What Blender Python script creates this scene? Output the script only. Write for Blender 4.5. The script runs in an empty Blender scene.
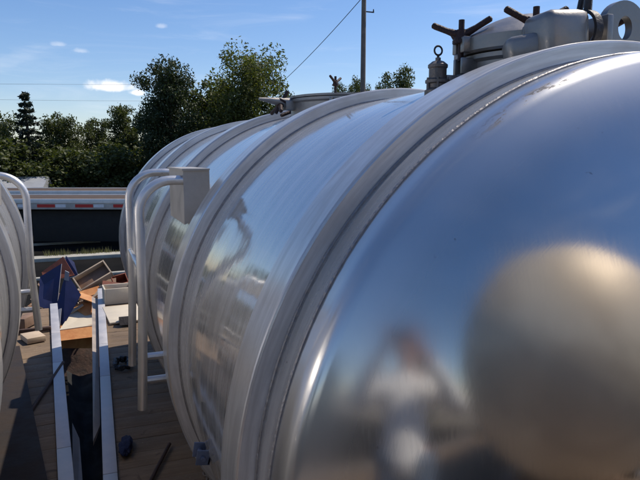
import bpy, bmesh, math, random
from mathutils import Vector, Matrix, noise as mnoise
R = math.radians
PI = math.pi
S = bpy.context.scene
COL = S.collection
H = 3.05                      # eye height above the ground

# ------------------------------------------------------------------ camera
cam = bpy.data.cameras.new('camera')
cam.sensor_width = 36.0
cam.lens = 33.75
cam.clip_start = 0.01
cam.clip_end = 3000
camo = bpy.data.objects.new('camera', cam)
COL.objects.link(camo)
camo.location = (0, 0, H)
camo.rotation_euler = (R(90 - 7.843), 0, R(-21.288))
S.camera = camo

# ------------------------------------------------------------------ light
SUN_AZ, SUN_EL = 78.0, 56.0    # degrees clockwise from +Y, above the horizon
sun = bpy.data.lights.new('sun', 'SUN')
sun.energy = 4.8
sun.angle = R(0.5)
sun.color = (1.0, 0.92, 0.80)
suno = bpy.data.objects.new('sun', sun)
COL.objects.link(suno)
sd = Vector((math.sin(R(SUN_AZ)) * math.cos(R(SUN_EL)), math.cos(R(SUN_AZ)) * math.cos(R(SUN_EL)), math.sin(R(SUN_EL))))
suno.rotation_euler = (-sd).to_track_quat('-Z', 'Y').to_euler()
S.view_settings.view_transform = 'Standard'
S.view_settings.look = 'None'
S.view_settings.exposure = 0.0
S.view_settings.gamma = 1.0

# ------------------------------------------------------------------ sky
world = bpy.data.worlds.new('World')
S.world = world
world.use_nodes = True
wn = world.node_tree
for n in list(wn.nodes):
    wn.nodes.remove(n)


class NT:
    """small helper round a node tree"""
    def __init__(self, nt):
        self.nt = nt

    def n(self, typ, **kw):
        nd = self.nt.nodes.new(typ)
        for k, v in kw.items():
            setattr(nd, k, v)
        return nd

    def l(self, a, b):
        self.nt.links.new(a, b)

    def put(self, sock, v):
        if isinstance(v, bpy.types.NodeSocket):
            self.l(v, sock)
        elif v is not None:
            sock.default_value = v

    def m(self, op, a, b=None, c=None, clamp=False):
        nd = self.n('ShaderNodeMath', operation=op, use_clamp=clamp)
        for i, v in enumerate((a, b, c)):
            self.put(nd.inputs[i], v)
        return nd.outputs[0]

    def vm(self, op, a, b=None):
        nd = self.n('ShaderNodeVectorMath', operation=op)
        self.put(nd.inputs[0], a)
        if b is not None:
            self.put(nd.inputs[1], b)
        return nd.outputs['Value'] if op in ('DOT_PRODUCT', 'LENGTH') else nd.outputs[0]

    def noise(self, vec, scale, detail=4, rough=.55, dist=0.0, col=False):
        nd = self.n('ShaderNodeTexNoise')
        self.put(nd.inputs['Vector'], vec)
        nd.inputs['Scale'].default_value = scale
        nd.inputs['Detail'].default_value = detail
        nd.inputs['Roughness'].default_value = rough
        nd.inputs['Distortion'].default_value = dist
        return nd.outputs['Color'] if col else nd.outputs['Fac']

    def map(self, v, a, b, c=0.0, d=1.0, smooth=True):
        nd = self.n('ShaderNodeMapRange', interpolation_type='SMOOTHSTEP' if smooth else 'LINEAR')
        self.put(nd.inputs[0], v)
        for i, x in enumerate((a, b, c, d)):
            nd.inputs[i + 1].default_value = x
        return nd.outputs[0]

    def mix(self, f, a, b):
        nd = self.n('ShaderNodeMix', data_type='RGBA')
        self.put(nd.inputs[0], f)
        for i, v in ((6, a), (7, b)):
            if isinstance(v, tuple) and len(v) == 3:
                v = (*v, 1)
            self.put(nd.inputs[i], v)
        return nd.outputs[2]

    def scalev(self, vec, s):
        nd = self.n('ShaderNodeMapping')
        self.put(nd.inputs[0], vec)
        nd.inputs['Scale'].default_value = s
        return nd.outputs[0]

    def xyz(self, vec):
        nd = self.n('ShaderNodeSeparateXYZ')
        self.put(nd.inputs[0], vec)
        return nd.outputs

    def comb(self, x, y, z):
        nd = self.n('ShaderNodeCombineXYZ')
        for i, v in enumerate((x, y, z)):
            self.put(nd.inputs[i], v)
        return nd.outputs[0]

    def bump(self, h, strength, dist=.01, normal=None):
        nd = self.n('ShaderNodeBump')
        nd.inputs['Strength'].default_value = strength
        nd.inputs['Distance'].default_value = dist
        self.put(nd.inputs['Height'], h)
        if normal is not None:
            self.put(nd.inputs['Normal'], normal)
        return nd.outputs[0]


W = NT(wn)
sky = W.n('ShaderNodeTexSky', sky_type='NISHITA', sun_disc=False)
sky.sun_elevation = R(SUN_EL)
sky.sun_rotation = R(SUN_AZ)
sky.air_density = 1.0
sky.dust_density = 0.35
sky.ozone_density = 2.0
tc = W.n('ShaderNodeTexCoord')
dirv = tc.outputs['Generated']


def dir_of(az, el):
    return Vector((math.sin(R(az)) * math.cos(R(el)), math.cos(R(az)) * math.cos(R(el)), math.sin(R(el))))


def cloud(az, el, wa, ha, seed, soft=.55):
    c = dir_of(az, el)
    t1 = Vector((0, 0, 1)).cross(c).normalized()
    t2 = c.cross(t1)
    off = W.scalev(dirv, (1, 1, 1))
    nz = W.noise(off, 38 + seed, 4, .5)
    nz2 = W.noise(off, 120 + seed, 3, .6)
    k = W.m('ADD', W.m('MULTIPLY', W.m('SUBTRACT', nz, .5), 1.5), W.m('MULTIPLY', W.m('SUBTRACT', nz2, .5), .35))
    d = W.vm('SUBTRACT', dirv, tuple(c))
    a = W.m('DIVIDE', W.vm('DOT_PRODUCT', d, tuple(t1)), wa)
    b = W.m('DIVIDE', W.vm('DOT_PRODUCT', d, tuple(t2)), ha)
    # flat base: squeeze the lower half
    b = W.m('MULTIPLY', b, W.map(b, -.3, .3, 1.8, 1.0))
    r = W.m('SQRT', W.m('ADD', W.m('MULTIPLY', a, a), W.m('MULTIPLY', b, b)))
    r = W.m('ADD', r, k)
    return W.map(r, 1.0, 1.0 - soft, 0.0, 1.0)


# angles measured from the photograph: (azimuth, elevation)
clouds = [cloud(2.7, 6.1, .040, .0135, 0, .75), cloud(4.6, 5.7, .018, .0085, 7, .75)]
wisps = [cloud(-1.5, 9.4, .014, .006, 13, .9), cloud(0.2, 9.0, .016, .006, 21, .9), cloud(7.0, 11.4, .014, .006, 33, 1.0)]
fac = None
for c_ in clouds:
    fac = c_ if fac is None else W.m('MAXIMUM', fac, c_)
for c_ in wisps:
    fac = W.m('MAXIMUM', fac, W.m('MULTIPLY', c_, .28))
cir = W.noise(W.scalev(dirv, (2.0, 2.0, 14.0)), 2.2, 6, .6, .6)
cir = W.m('MULTIPLY', W.map(cir, .50, .80), .16)
fac = W.m('MAXIMUM', fac, cir)
hsv = W.n('ShaderNodeHueSaturation')
hsv.inputs['Saturation'].default_value = 1.18
skt = W.vm('MULTIPLY', sky.outputs[0], (1.0, .98, 1.07))
W.l(skt, hsv.inputs['Color'])
skyc = W.mix(fac, hsv.outputs[0], (9.0, 9.0, 9.2))
bg = W.n('ShaderNodeBackground')
W.l(skyc, bg.inputs[0])
bg.inputs[1].default_value = 0.128
wo = W.n('ShaderNodeOutputWorld')
W.l(bg.outputs[0], wo.inputs[0])

# ------------------------------------------------------------------ materials


def mat(name, fn):
    m_ = bpy.data.materials.new(name)
    m_.use_nodes = True
    T = NT(m_.node_tree)
    p = m_.node_tree.nodes['Principled BSDF']
    co = T.n('ShaderNodeTexCoord').outputs['Object']
    fn(T, p, co)
    return m_


def two_lobe(T, p, w, rough2, base, normal=None, metal=.82):
    """mill-finish metal: a sharp lobe and a wide one"""
    q = T.n('ShaderNodeBsdfPrincipled')
    T.put(q.inputs['Base Color'], base)
    q.inputs['Metallic'].default_value = metal
    T.put(q.inputs['Roughness'], rough2)
    if normal is not None:
        T.l(normal, q.inputs['Normal'])
    mx = T.n('ShaderNodeMixShader')
    T.put(mx.inputs[0], w)
    T.l(p.outputs[0], mx.inputs[1])
    T.l(q.outputs[0], mx.inputs[2])
    out = [n for n in T.nt.nodes if n.type == 'OUTPUT_MATERIAL'][0]
    T.l(mx.outputs[0], out.inputs[0])


def simple(name, col, rough=.6, metal=0.0, var=.25, scale=8.0, bump=.15, bscale=None):
    def fn(T, p, co):
        n = T.noise(co, scale, 6, .65)
        k = T.map(n, .3, .7, 1 - var, 1 + var, False)
        c = T.vm('MULTIPLY', tuple(col), T.comb(k, k, k))
        T.l(c, p.inputs['Base Color'])
        p.inputs['Roughness'].default_value = rough
        p.inputs['Metallic'].default_value = metal
        r = T.map(n, .3, .7, max(.03, rough - .12), min(1, rough + .12), False)
        T.l(r, p.inputs['Roughness'])
        if bump:
            T.l(T.bump(T.noise(co, bscale or scale * 6, 4), bump, .01), p.inputs['Normal'])
    return mat(name, fn)


def ring_coords(T, co, zc):
    s = T.xyz(co)
    z = T.m('SUBTRACT', s[2], zc)
    ang = T.m('ARCTAN2', s[0], z)
    rad = T.m('SQRT', T.m('ADD', T.m('MULTIPLY', s[0], s[0]), T.m('MULTIPLY', z, z)))
    return s, z, ang, rad


ZC = 1.0       # tank centre above the tank's own base


def f_shell(T, p, co):
    s, z, ang, rad = ring_coords(T, co, ZC)
    v = T.comb(T.m('MULTIPLY', T.m('SINE', ang), 1.0), s[1], T.m('COSINE', ang))
    # long streaks running round the barrel, fine grain
    sv = T.comb(T.m('MULTIPLY', ang, .55), T.m('MULTIPLY', s[1], 9.0), 0.0)
    streak = T.noise(sv, 3.0, 6, .6, .3)
    blot = T.noise(v, 2.2, 5, .6, .4)
    runs = T.noise(T.comb(T.m('MULTIPLY', ang, 1.1), T.m('MULTIPLY', s[1], 26.0), 3.0), 1.0, 3, .5)
    runm = T.m('MULTIPLY', T.map(runs, .58, .72), T.map(T.noise(v, 1.6, 3, .6), .45, .6))
    spots = T.noise(v, 46.0, 2, .5)
    spotm = T.m('MULTIPLY', T.map(spots, .71, .76), T.map(T.noise(v, 2.7, 2, .5), .50, .62))
    base = T.mix(T.map(streak, .25, .75), (.57, .56, .545), (.64, .63, .615))
    base = T.mix(T.m('MULTIPLY', T.map(blot, .45, .75), .35), base, (.42, .40, .37))
    base = T.mix(T.m('MULTIPLY', runm, .28), base, (.33, .30, .27))
    base = T.mix(T.m('MULTIPLY', spotm, .6), base, (.12, .10, .09))
    T.l(base, p.inputs['Base Color'])
    p.inputs['Metallic'].default_value = 1.0
    rg = T.m('ADD', T.map(streak, .25, .75, .07, .10), T.m('MULTIPLY', T.map(blot, .4, .7), .05))
    T.l(rg, p.inputs['Roughness'])
    p.inputs['Anisotropic'].default_value = .0
    tg = T.n('ShaderNodeTangent', direction_type='RADIAL', axis='Y')
    T.l(tg.outputs[0], p.inputs['Tangent'])
    wob = T.noise(T.comb(T.m('MULTIPLY', ang, 1.0), T.m('MULTIPLY', s[1], 1.8), 0.0), 2.6, 3, .5)
    fine = T.noise(T.comb(T.m('MULTIPLY', ang, 6.0), T.m('MULTIPLY', s[1], 90.0), 0.0), 4.0, 3, .6)
    b1 = T.bump(wob, .035, .06)
    nb = T.bump(fine, .004, .002, b1)
    T.l(nb, p.inputs['Normal'])
    two_lobe(T, p, T.map(streak, .3, .7, .20, .30), .46, T.vm('MULTIPLY', base, (1.12, 1.11, 1.09)), nb, .40)


HEADW = .06


def f_head(T, p, co):
    s, z, ang, rad = ring_coords(T, co, ZC)
    v = T.comb(s[0], T.m('MULTIPLY', s[1], .5), z)
    blot = T.noise(v, 2.4, 4, .55, .3)
    brush = T.noise(T.comb(T.m('MULTIPLY', s[0], 60.0), 0.0, T.m('MULTIPLY', z, 5.0)), 3.0, 4, .6)
    brush2 = T.noise(T.comb(T.m('MULTIPLY', ang, 2.0), T.m('MULTIPLY', rad, 80.0), 0.0), 3.0, 4, .6)
    specks = T.map(T.noise(v, 60.0, 2, .5), .74, .79)
    # dull scuffed streak along the upper edge of the dish
    sc_n = T.noise(T.comb(T.m('MULTIPLY', ang, 9.0), T.m('MULTIPLY', rad, 60.0), 0.0), 1.6, 5, .7)
    arc = T.m('MULTIPLY', T.map(rad, .936, .940), T.map(rad, .953, .948))
    arc = T.m('MULTIPLY', arc, T.m('MULTIPLY', T.map(ang, -.66, -.54), T.map(ang, -.24, -.36)))
    scuff = T.m('MULTIPLY', arc, T.map(sc_n, .50, .56))
    base = T.mix(T.map(blot, .35, .7), (.57, .555, .535), (.49, .475, .455))
    base = T.mix(T.m('MULTIPLY', specks, .45), base, (.15, .13, .12))
    base = T.mix(T.m('MULTIPLY', scuff, .85), base, (.05, .052, .07))
    T.l(base, p.inputs['Base Color'])
    p.inputs['Metallic'].default_value = 1.0
    rg = T.m('ADD', T.map(blot, .3, .7, .07, .145), T.m('MULTIPLY', T.m('ABSOLUTE', T.m('SUBTRACT', brush, .5)), .16))
    rg = T.m('ADD', rg, T.m('MULTIPLY', T.map(rad, .70, .93), .07))
    T.l(T.m('ADD', rg, T.m('MULTIPLY', scuff, .4)), p.inputs['Roughness'])
    wob = T.noise(v, 2.6, 2, .5)
    b1 = T.bump(wob, .12, .03)
    nb = T.bump(T.m('ADD', brush, brush2), .014, .0016, b1)
    T.l(nb, p.inputs['Normal'])
    two_lobe(T, p, T.map(rad, .82, .93, HEADW, .48), .33, T.mix(T.m('MULTIPLY', scuff, .9), T.mix(T.map(rad, .82, .92), base, (.66, .66, .66)), (.03, .031, .045)), nb)


def f_ring(T, p, co):
    s, z, ang, rad = ring_coords(T, co, ZC)
    n = T.noise(T.comb(T.m('MULTIPLY', ang, 2.0), T.m('MULTIPLY', s[1], 14.0), T.m('MULTIPLY', rad, 30.0)), 2.5, 6, .6)
    n2 = T.noise(co, 5.0, 5, .6)
    base = T.mix(T.map(n, .3, .7), (.47, .46, .45), (.62, .61, .60))
    base = T.mix(T.m('MULTIPLY', T.map(n2, .45, .7), .5), base, (.40, .37, .34))
    T.l(base, p.inputs['Base Color'])
    p.inputs['Metallic'].default_value = 1.0
    T.l(T.m('ADD', T.map(n2, .3, .7, .16, .26), T.map(rad, .990, .996, .18, 0.0)), p.inputs['Roughness'])
    nb = T.bump(n, .10, .004)
    T.l(nb, p.inputs['Normal'])
    two_lobe(T, p, T.map(rad, .990, .996, .75, .48), .50, T.vm('MULTIPLY', base, (1.15, 1.14, 1.12)), nb, .45)


def f_weld(T, p, co):
    n = T.noise(co, 70.0, 3, .6)
    T.l(T.mix(n, (.22, .20, .20), (.42, .41, .40)), p.inputs['Base Color'])
    p.inputs['Metallic'].default_value = .9
    p.inputs['Roughness'].default_value = .60
    T.l(T.bump(n, .6, .006), p.inputs['Normal'])


def f_deck(T, p, co):
    s = T.xyz(co)
    idn = T.m('FLOOR', T.m('DIVIDE', s[1], .90))
    pid = T.m('FLOOR', T.m('DIVIDE', s[1], .18))
    wv = T.n('ShaderNodeTexWhiteNoise', noise_dimensions='1D')
    T.put(wv.inputs['W'], pid)
    wv2 = T.n('ShaderNodeTexWhiteNoise', noise_dimensions='1D')
    T.put(wv2.inputs['W'], idn)
    g = T.noise(T.comb(T.m('MULTIPLY', s[0], 1.6), T.m('MULTIPLY', s[1], 22.0), pid), 2.2, 7, .65, .5)
    d = T.noise(co, 2.3, 5, .6)
    c = T.mix(T.map(g, .3, .72), (.125, .088, .060), (.235, .165, .112))
    c = T.mix(T.m('MULTIPLY', wv.outputs['Value'], .35), c, (.13, .10, .075))
    c = T.mix(T.m('MULTIPLY', wv2.outputs['Value'], .55), c, (.23, .16, .10))
    c = T.mix(T.m('MULTIPLY', T.map(d, .42, .7), .6), c, (.11, .08, .055))
    st = T.map(T.noise(co, 7.0, 5, .65, 1.2), .58, .70)
    c = T.mix(T.m('MULTIPLY', st, .6), c, (.045, .035, .03))
    gr = T.map(T.noise(co, 90.0, 2, .5), .66, .72)
    c = T.mix(T.m('MULTIPLY', gr, .5), c, (.32, .27, .21))
    T.l(c, p.inputs['Base Color'])
    p.inputs['Roughness'].default_value = .85
    p.inputs['Specular IOR Level'].default_value = .2
    T.l(T.bump(g, .5, .006), p.inputs['Normal'])


def f_ground(T, p, co):
    a = T.noise(co, .35, 6, .6)
    b = T.noise(co, 30.0, 4, .7)
    c = T.mix(T.map(a, .35, .7), (.16, .135, .105), (.26, .225, .18))
    c = T.mix(T.m('MULTIPLY', b, .6), c, (.11, .095, .075))
    s = T.xyz(co)
    far = T.map(T.m('ADD', s[1], T.m('MULTIPLY', a, 5.0)), 26.0, 28.0)
    gr = T.mix(T.noise(co, 3.0, 6, .7), (.020, .028, .010), (.06, .062, .024))
    c = T.mix(far, c, gr)
    T.l(c, p.inputs['Base Color'])
    p.inputs['Roughness'].default_value = .95
    T.l(T.bump(b, .7, .02), p.inputs['Normal'])


def f_bark(T, p, co):
    n = T.noise(T.scalev(co, (8, 8, 1.5)), 2.0, 6, .7)
    T.l(T.mix(n, (.05, .038, .028), (.17, .13, .10)), p.inputs['Base Color'])
    p.inputs['Roughness'].default_value = .95
    T.l(T.bump(n, .8, .04), p.inputs['Normal'])


def leaf_mat(name, c1, c2, tr=.3):
    m_ = bpy.data.materials.new(name)
    m_.use_nodes = True
    T = NT(m_.node_tree)
    p = m_.node_tree.nodes['Principled BSDF']
    out = m_.node_tree.nodes['Material Output']
    geo = T.n('ShaderNodeNewGeometry')
    co = T.n('ShaderNodeTexCoord').outputs['Object']
    n = T.noise(co, .9, 4, .6)
    k = T.m('ADD', T.m('MULTIPLY', geo.outputs['Random Per Island'], .6), T.m('MULTIPLY', n, .4))
    c = T.mix(k, c1, c2)
    T.l(c, p.inputs['Base Color'])
    p.inputs['Roughness'].default_value = .65
    t = T.n('ShaderNodeBsdfTranslucent')
    T.l(T.vm('MULTIPLY', c, (1.5, 1.6, .7)), t.inputs[0])
    mx = T.n('ShaderNodeMixShader')
    mx.inputs[0].default_value = tr
    T.l(p.outputs[0], mx.inputs[1])
    T.l(t.outputs[0], mx.inputs[2])
    T.l(mx.outputs[0], out.inputs[0])
    return m_


def f_tape(T, p, co):
    s = T.xyz(co)
    T.l(T.mix(T.noise(co, 30, 3, .5), (.62, .03, .03), (.48, .02, .02)), p.inputs['Base Color'])
    p.inputs['Roughness'].default_value = .35


def f_card(T, p, co):
    n = T.noise(co, 4.0, 6, .65, .5)
    T.l(T.mix(T.map(n, .3, .7), (.48, .17, .045), (.68, .32, .11)), p.inputs['Base Color'])
    p.inputs['Roughness'].default_value = .6
    T.l(T.bump(n, .2, .02), p.inputs['Normal'])


M = {}
M['shell'] = mat('rolled_stainless', f_shell)
M['head'] = mat('polished_stainless', f_head)
def f_dull(T, p, co):
    a = T.noise(co, 1.3, 4, .6, .6)
    b = T.noise(co, 6.0, 4, .6)
    c = T.mix(T.map(a, .35, .68), (.55, .45, .33), (.90, .76, .56))
    c = T.mix(T.m('MULTIPLY', b, .3), c, (.72, .62, .48))
    T.l(c, p.inputs['Base Color'])
    p.inputs['Metallic'].default_value = .25
    T.l(T.map(a, .3, .7, .55, .40), p.inputs['Roughness'])


M['head_dull'] = mat('dull_head_stainless', f_dull)
M['ring'] = mat('dull_stainless', f_ring)
M['weld'] = mat('weld_bead', f_weld)
M['plate2'] = simple('dull_grey_casting', (.27, .255, .24), .42, .6, .2, 9.0, .15, 40)
M['steel'] = simple('stainless_fittings', (.27, .25, .23), .42, .75, .15, 6.0, .08, 60)
M['plate'] = simple('brown_grey_steel_plate', (.42, .39, .35), .5, .45, .2, 5.0, .1, 30)
M['tube'] = simple('aluminium_tube', (.70, .68, .65), .36, .8, .10, 7.0, .05, 50)
M['rail'] = simple('painted_aluminium_rail', (.46, .44, .44), .5, .25, .14, 5.0, .12, 40)
M['railside'] = simple('dull_aluminium_side', (.36, .30, .25), .5, .3, .2, 5.0, .15, 40)
M['dark_metal'] = simple('black_oily_steel', (.035, .03, .03), .5, .4, .3, 12, .3)
M['valve'] = simple('oxidised_valve_body', (.16, .14, .125), .5, .6, .3, 14, .3)
M['rusty'] = simple('rusty_dark_red_steel', (.038, .021, .019), .6, .4, .5, 25, .4)
M['rod'] = simple('rusty_rod', (.07, .04, .03), .8, .2, .4, 25, .4)
M['chassis'] = simple('chassis_paint', (.014, .013, .013), .7, 0, .3, 5, .2)
M['rubber'] = simple('tyre_rubber', (.022, .021, .02), .8, 0, .3, 10, .4)
M['rim'] = simple('wheel_rim', (.45, .45, .45), .4, .9, .2, 8, .1)
M['deck'] = mat('weathered_deck_boards', f_deck)
M['ground'] = mat('packed_gravel', f_ground)
M['concrete'] = simple('pale_concrete', (.36, .34, .29), .9, 0, .2, 3, .4)
M['bark'] = mat('tree_bark', f_bark)
M['pole'] = simple('weathered_pole_wood', (.20, .16, .13), .9, 0, .25, 3, .4)
M['wire'] = simple('wire_black', (.03, .03, .035), .6, .0, .1, 3, 0)
M['leaf_dark'] = leaf_mat('leaf_dark', (.014, .026, .010), (.055, .075, .022), .18)
M['leaf_mid'] = leaf_mat('leaf_mid', (.026, .042, .012), (.105, .115, .032), .30)
M['leaf_light'] = leaf_mat('leaf_light', (.042, .062, .016), (.135, .142, .040), .40)
M['needle'] = leaf_mat('needle_dark', (.010, .018, .012), (.032, .046, .022), .10)
M['grass'] = leaf_mat('grass_blades', (.07, .075, .03), (.22, .20, .10), .35)
M['blue'] = simple('blue_laminate', (.009, .017, .085), .5, 0, .25, 6, .08)
M['greyedge'] = simple('grey_edge', (.30, .30, .33), .6, 0, .15, 6, .1)
M['wood'] = simple('pale_plywood', (.46, .35, .24), .7, 0, .18, 5, .15)
M['wood_in'] = simple('brown_drawer_board', (.20, .12, .075), .7, 0, .3, 5, .2)
M['card'] = mat('orange_brown_board', f_card)
M['redbrown'] = simple('red_brown_board', (.22, .06, .03), .6, 0, .3, 7, .2)
M['cream'] = simple('cream_laminate', (.58, .50, .38), .55, 0, .08, 4, .05)
M['white_rail'] = simple('white_rail_paint', (.80, .77, .72), .5, .1, .12, 3, .1)
M['pale_rail'] = simple('pale_grey_rail', (.46, .43, .39), .6, .1, .2, 3, .1)
M['deck_dark'] = simple('dark_brown_trailer_floor', (.07, .045, .03), .9, 0, .3, 3, .2)
M['grey_rail'] = simple('grey_rail_paint', (.24, .22, .21), .6, .2, .2, 3, .2)
M['tape_red'] = mat('red_reflective_tape', f_tape)
M['tape_white'] = simple('white_reflective_tape', (.78, .78, .80), .3, 0, .06, 20, .0)
M['roof'] = simple('grey_roof_metal', (.34, .35, .37), .6, .2, .12, 1, .1)
M['wall'] = simple('shed_wall', (.10, .10, .095), .8, 0, .2, 2, .1)
M['glass'] = simple('dark_glass', (.02, .025, .03), .1, 0, .1, 3, 0)
M['skin'] = simple('skin', (.50, .27, .19), .5, 0, .12, 14, .1)
M['hair'] = simple('brown_hair', (.05, .03, .02), .6, 0, .3, 40, .5)
M['shirt'] = simple('white_cotton', (.74, .73, .72), .85, 0, .06, 5, .25, 24)
M['jeans'] = simple('grey_blue_denim', (.10, .14, .21), .85, 0, .2, 14, .3)
M['shoe'] = simple('brown_leather_boot', (.07, .045, .03), .5, 0, .2, 12, .2)
M['phone'] = simple('black_phone', (.02, .02, .022), .25, 0, .1, 5, 0)
M['cloth'] = simple('dark_blue_cloth', (.008, .012, .045), .9, 0, .3, 12, .5)
M['bluegrey'] = simple('blue_grey_steel', (.11, .14, .22), .45, .5, .2, 12, .2)
M['hose'] = simple('black_hose', (.02, .02, .022), .6, 0, .2, 20, .2)
M['chain'] = simple('rusty_galvanised_chain', (.30, .25, .21), .6, .6, .3, 30, .2)

# ------------------------------------------------------------------ mesh helpers


def new_obj(name, me, m_, parent=None, mats=None):
    o = bpy.data.objects.new(name, me)
    COL.objects.link(o)
    if mats:
        for x in mats:
            me.materials.append(x)
    elif m_ is not None:
        me.materials.append(m_)
    if parent is not None:
        o.parent = parent
    return o


def empty(name, label, cat, loc=(0, 0, 0), rz=0.0, group=None):
    o = bpy.data.objects.new(name, None)
    o.empty_display_size = .2
    COL.objects.link(o)
    o.location = loc
    o.rotation_euler = (0, 0, rz)
    tag(o, label, cat, group)
    return o


def tag(o, label=None, cat=None, group=None, kind=None):
    if label: o['label'] = label
    if cat: o['category'] = cat
    if group: o['group'] = group
    if kind: o['kind'] = kind
    return o


class MB:
    def __init__(self):
        self.bm = bmesh.new()

    def verts(self, pts, faces, mi=0):
        vs = [self.bm.verts.new(p) for p in pts]
        for f in faces:
            try:
                fc = self.bm.faces.new([vs[i] for i in f])
                fc.material_index = mi
            except ValueError:
                pass
        return vs

    def box(self, c, s, rot=None, mi=0, bev=0.0):
        tmp = bmesh.new()
        bmesh.ops.create_cube(tmp, size=1.0)
        for v in tmp.verts:
            v.co = Vector((v.co.x * s[0], v.co.y * s[1], v.co.z * s[2]))
        if bev:
            bmesh.ops.bevel(tmp, geom=list(tmp.edges), offset=bev, segments=2, profile=.5, affect='EDGES')
        mtx = (rot if rot is not None else Matrix.Identity(3)).to_4x4()
        mtx.translation = Vector(c)
        tmp.verts.index_update()
        new = [self.bm.verts.new(mtx @ v.co) for v in tmp.verts]
        for f in tmp.faces:
            self.bm.faces.new([new[v.index] for v in f.verts]).material_index = mi
        tmp.free()

    def prism(self, poly, axis, a, b, mi=0):
        """extrude a 2D polygon along axis 'x','y' or 'z' from a to b"""
        def P(u, v, w):
            return {'x': (w, u, v), 'y': (u, w, v), 'z': (u, v, w)}[axis]
        n = len(poly)
        pts = [P(u, v, a) for u, v in poly] + [P(u, v, b) for u, v in poly]
        faces = [list(range(n)), list(range(2 * n - 1, n - 1, -1))]
        for i in range(n):
            j = (i + 1) % n
            faces.append([i, j, n + j, n + i])
        self.verts(pts, faces, mi)

    def tube(self, path, r, seg=12, cap=True, closed=False, mi=0):
        path = [Vector(p) for p in path]
        n = len(path)
        rr = r if isinstance(r, (list, tuple)) else [r] * n
        rings = []
        up = None
        for i, p in enumerate(path):
            if closed:
                t = (path[(i + 1) % n] - path[i - 1]).normalized()
            else:
                t = (path[min(i + 1, n - 1)] - path[max(i - 1, 0)]).normalized()
            if up is None:
                up = Vector((0, 0, 1)) if abs(t.z) < .9 else Vector((1, 0, 0))
            x = t.cross(up)
            if x.length < 1e-4:
                x = t.orthogonal()
            x.normalize()
            y = x.cross(t).normalized()
            up = y
            rings.append([self.bm.verts.new(p + (x * math.cos(2 * PI * k / seg) + y * math.sin(2 * PI * k / seg)) * rr[i]) for k in range(seg)])
        last = n if closed else n - 1
        for i in range(last):
            A, B = rings[i], rings[(i + 1) % n]
            for k in range(seg):
                f = self.bm.faces.new([A[k], A[(k + 1) % seg], B[(k + 1) % seg], B[k]])
                f.material_index = mi
        if cap and not closed:
            self.bm.faces.new(rings[0][::-1]).material_index = mi
            self.bm.faces.new(rings[-1]).material_index = mi

    def lathe(self, prof, axis='y', c=(0, 0, 0), seg=48, closed=False, mi=0, jit=0.0, seed=0):
        """prof: list of (radius, position along the axis)"""
        rnd = random.Random(seed)
        rings = []
        for r, h in prof:
            ring = []
            if r < 1e-6:
                p = {'y': (0, h, 0), 'z': (0, 0, h), 'x': (h, 0, 0)}[axis]
                v = self.bm.verts.new(Vector(p) + Vector(c))
                rings.append([v])
                continue
            for k in range(seg):
                a = 2 * PI * k / seg
                q = r + (rnd.uniform(-jit, jit) if jit else 0)
                p = {'y': (math.sin(a) * q, h, math.cos(a) * q), 'z': (math.cos(a) * q, math.sin(a) * q, h), 'x': (h, math.cos(a) * q, math.sin(a) * q)}[axis]
                ring.append(self.bm.verts.new(Vector(p) + Vector(c)))
            rings.append(ring)
        n = len(rings)
        for i in range(n if closed else n - 1):
            A, B = rings[i], rings[(i + 1) % n]
            for k in range(seg):
                k2 = (k + 1) % seg
                if len(A) == 1 and len(B) == 1:
                    continue
                if len(A) == 1:
                    vs = [A[0], B[k2], B[k]]
                elif len(B) == 1:
                    vs = [A[k], A[k2], B[0]]
                else:
                    vs = [A[k], A[k2], B[k2], B[k]]
                self.bm.faces.new(vs).material_index = mi

    def torus(self, c, R_, r, axis='y', seg=120, s2=6, jit=0.0, seed=0):
        prof = [(R_ + r * math.cos(2 * PI * k / s2), r * math.sin(2 * PI * k / s2)) for k in range(s2)]
        self.lathe(prof, axis, c, seg, closed=True, jit=jit, seed=seed)

    def build(self, name, m_, parent=None, smooth=True, ang=35, mats=None):
        bmesh.ops.recalc_face_normals(self.bm, faces=self.bm.faces)
        me = bpy.data.meshes.new(name)
        self.bm.to_mesh(me)
        self.bm.free()
        if smooth:
            me.polygons.foreach_set('use_smooth', [True] * len(me.polygons))
            try:
                me.set_sharp_from_angle(angle=R(ang))
            except Exception:
                pass
        return new_obj(name, me, m_, parent, mats)


def rotm(x=0, y=0, z=0):
    from mathutils import Euler
    return Euler((R(x), R(y), R(z))).to_matrix()


def arc_pts(c, u, v, r, a0, a1, n):
    c, u, v = Vector(c), Vector(u), Vector(v)
    return [c + u * (r * math.cos(R(a0 + (a1 - a0) * i / n))) + v * (r * math.sin(R(a0 + (a1 - a0) * i / n))) for i in range(n + 1)]


def copy_tree(o, parent=None):
    c = o.copy()
    COL.objects.link(c)
    if parent is not None:
        c.parent = parent
    for ch in list(o.children):
        copy_tree(ch, c)
    return c


# ------------------------------------------------------------------ the tanks
RS = .955       # shell radius
DISH_RHO = 1.60


def head_profile():
    """(radius, outward distance from the shell end) of the dished head, from rim to apex"""
    pts = [(RS, 0.0), (RS, .035)]
    # knuckle: quarter-ish arc joining the straight flange to the dish
    rd = .905
    # dish: sphere rho, with apex height h
    th = math.asin(rd / DISH_RHO)
    kr = .060
    # knuckle arc centre so that it is tangent to the flange (radius RS)
    cx, cy = RS - kr, .040
    n = 8
    end = PI / 2 - th
    for i in range(1, n + 1):
        a = end * i / n
        pts.append((cx + kr * math.cos(a), cy + kr * math.sin(a)))
    r1, y1 = pts[-1]
    th1 = math.asin(r1 / DISH_RHO)
    y0 = y1 - DISH_RHO * math.cos(th1)
    for i in range(1, 33):
        t = th1 * (1 - i / 32)
        pts.append((DISH_RHO * math.sin(t) if i < 32 else 0.0, y0 + DISH_RHO * math.cos(t)))
    return pts


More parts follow.
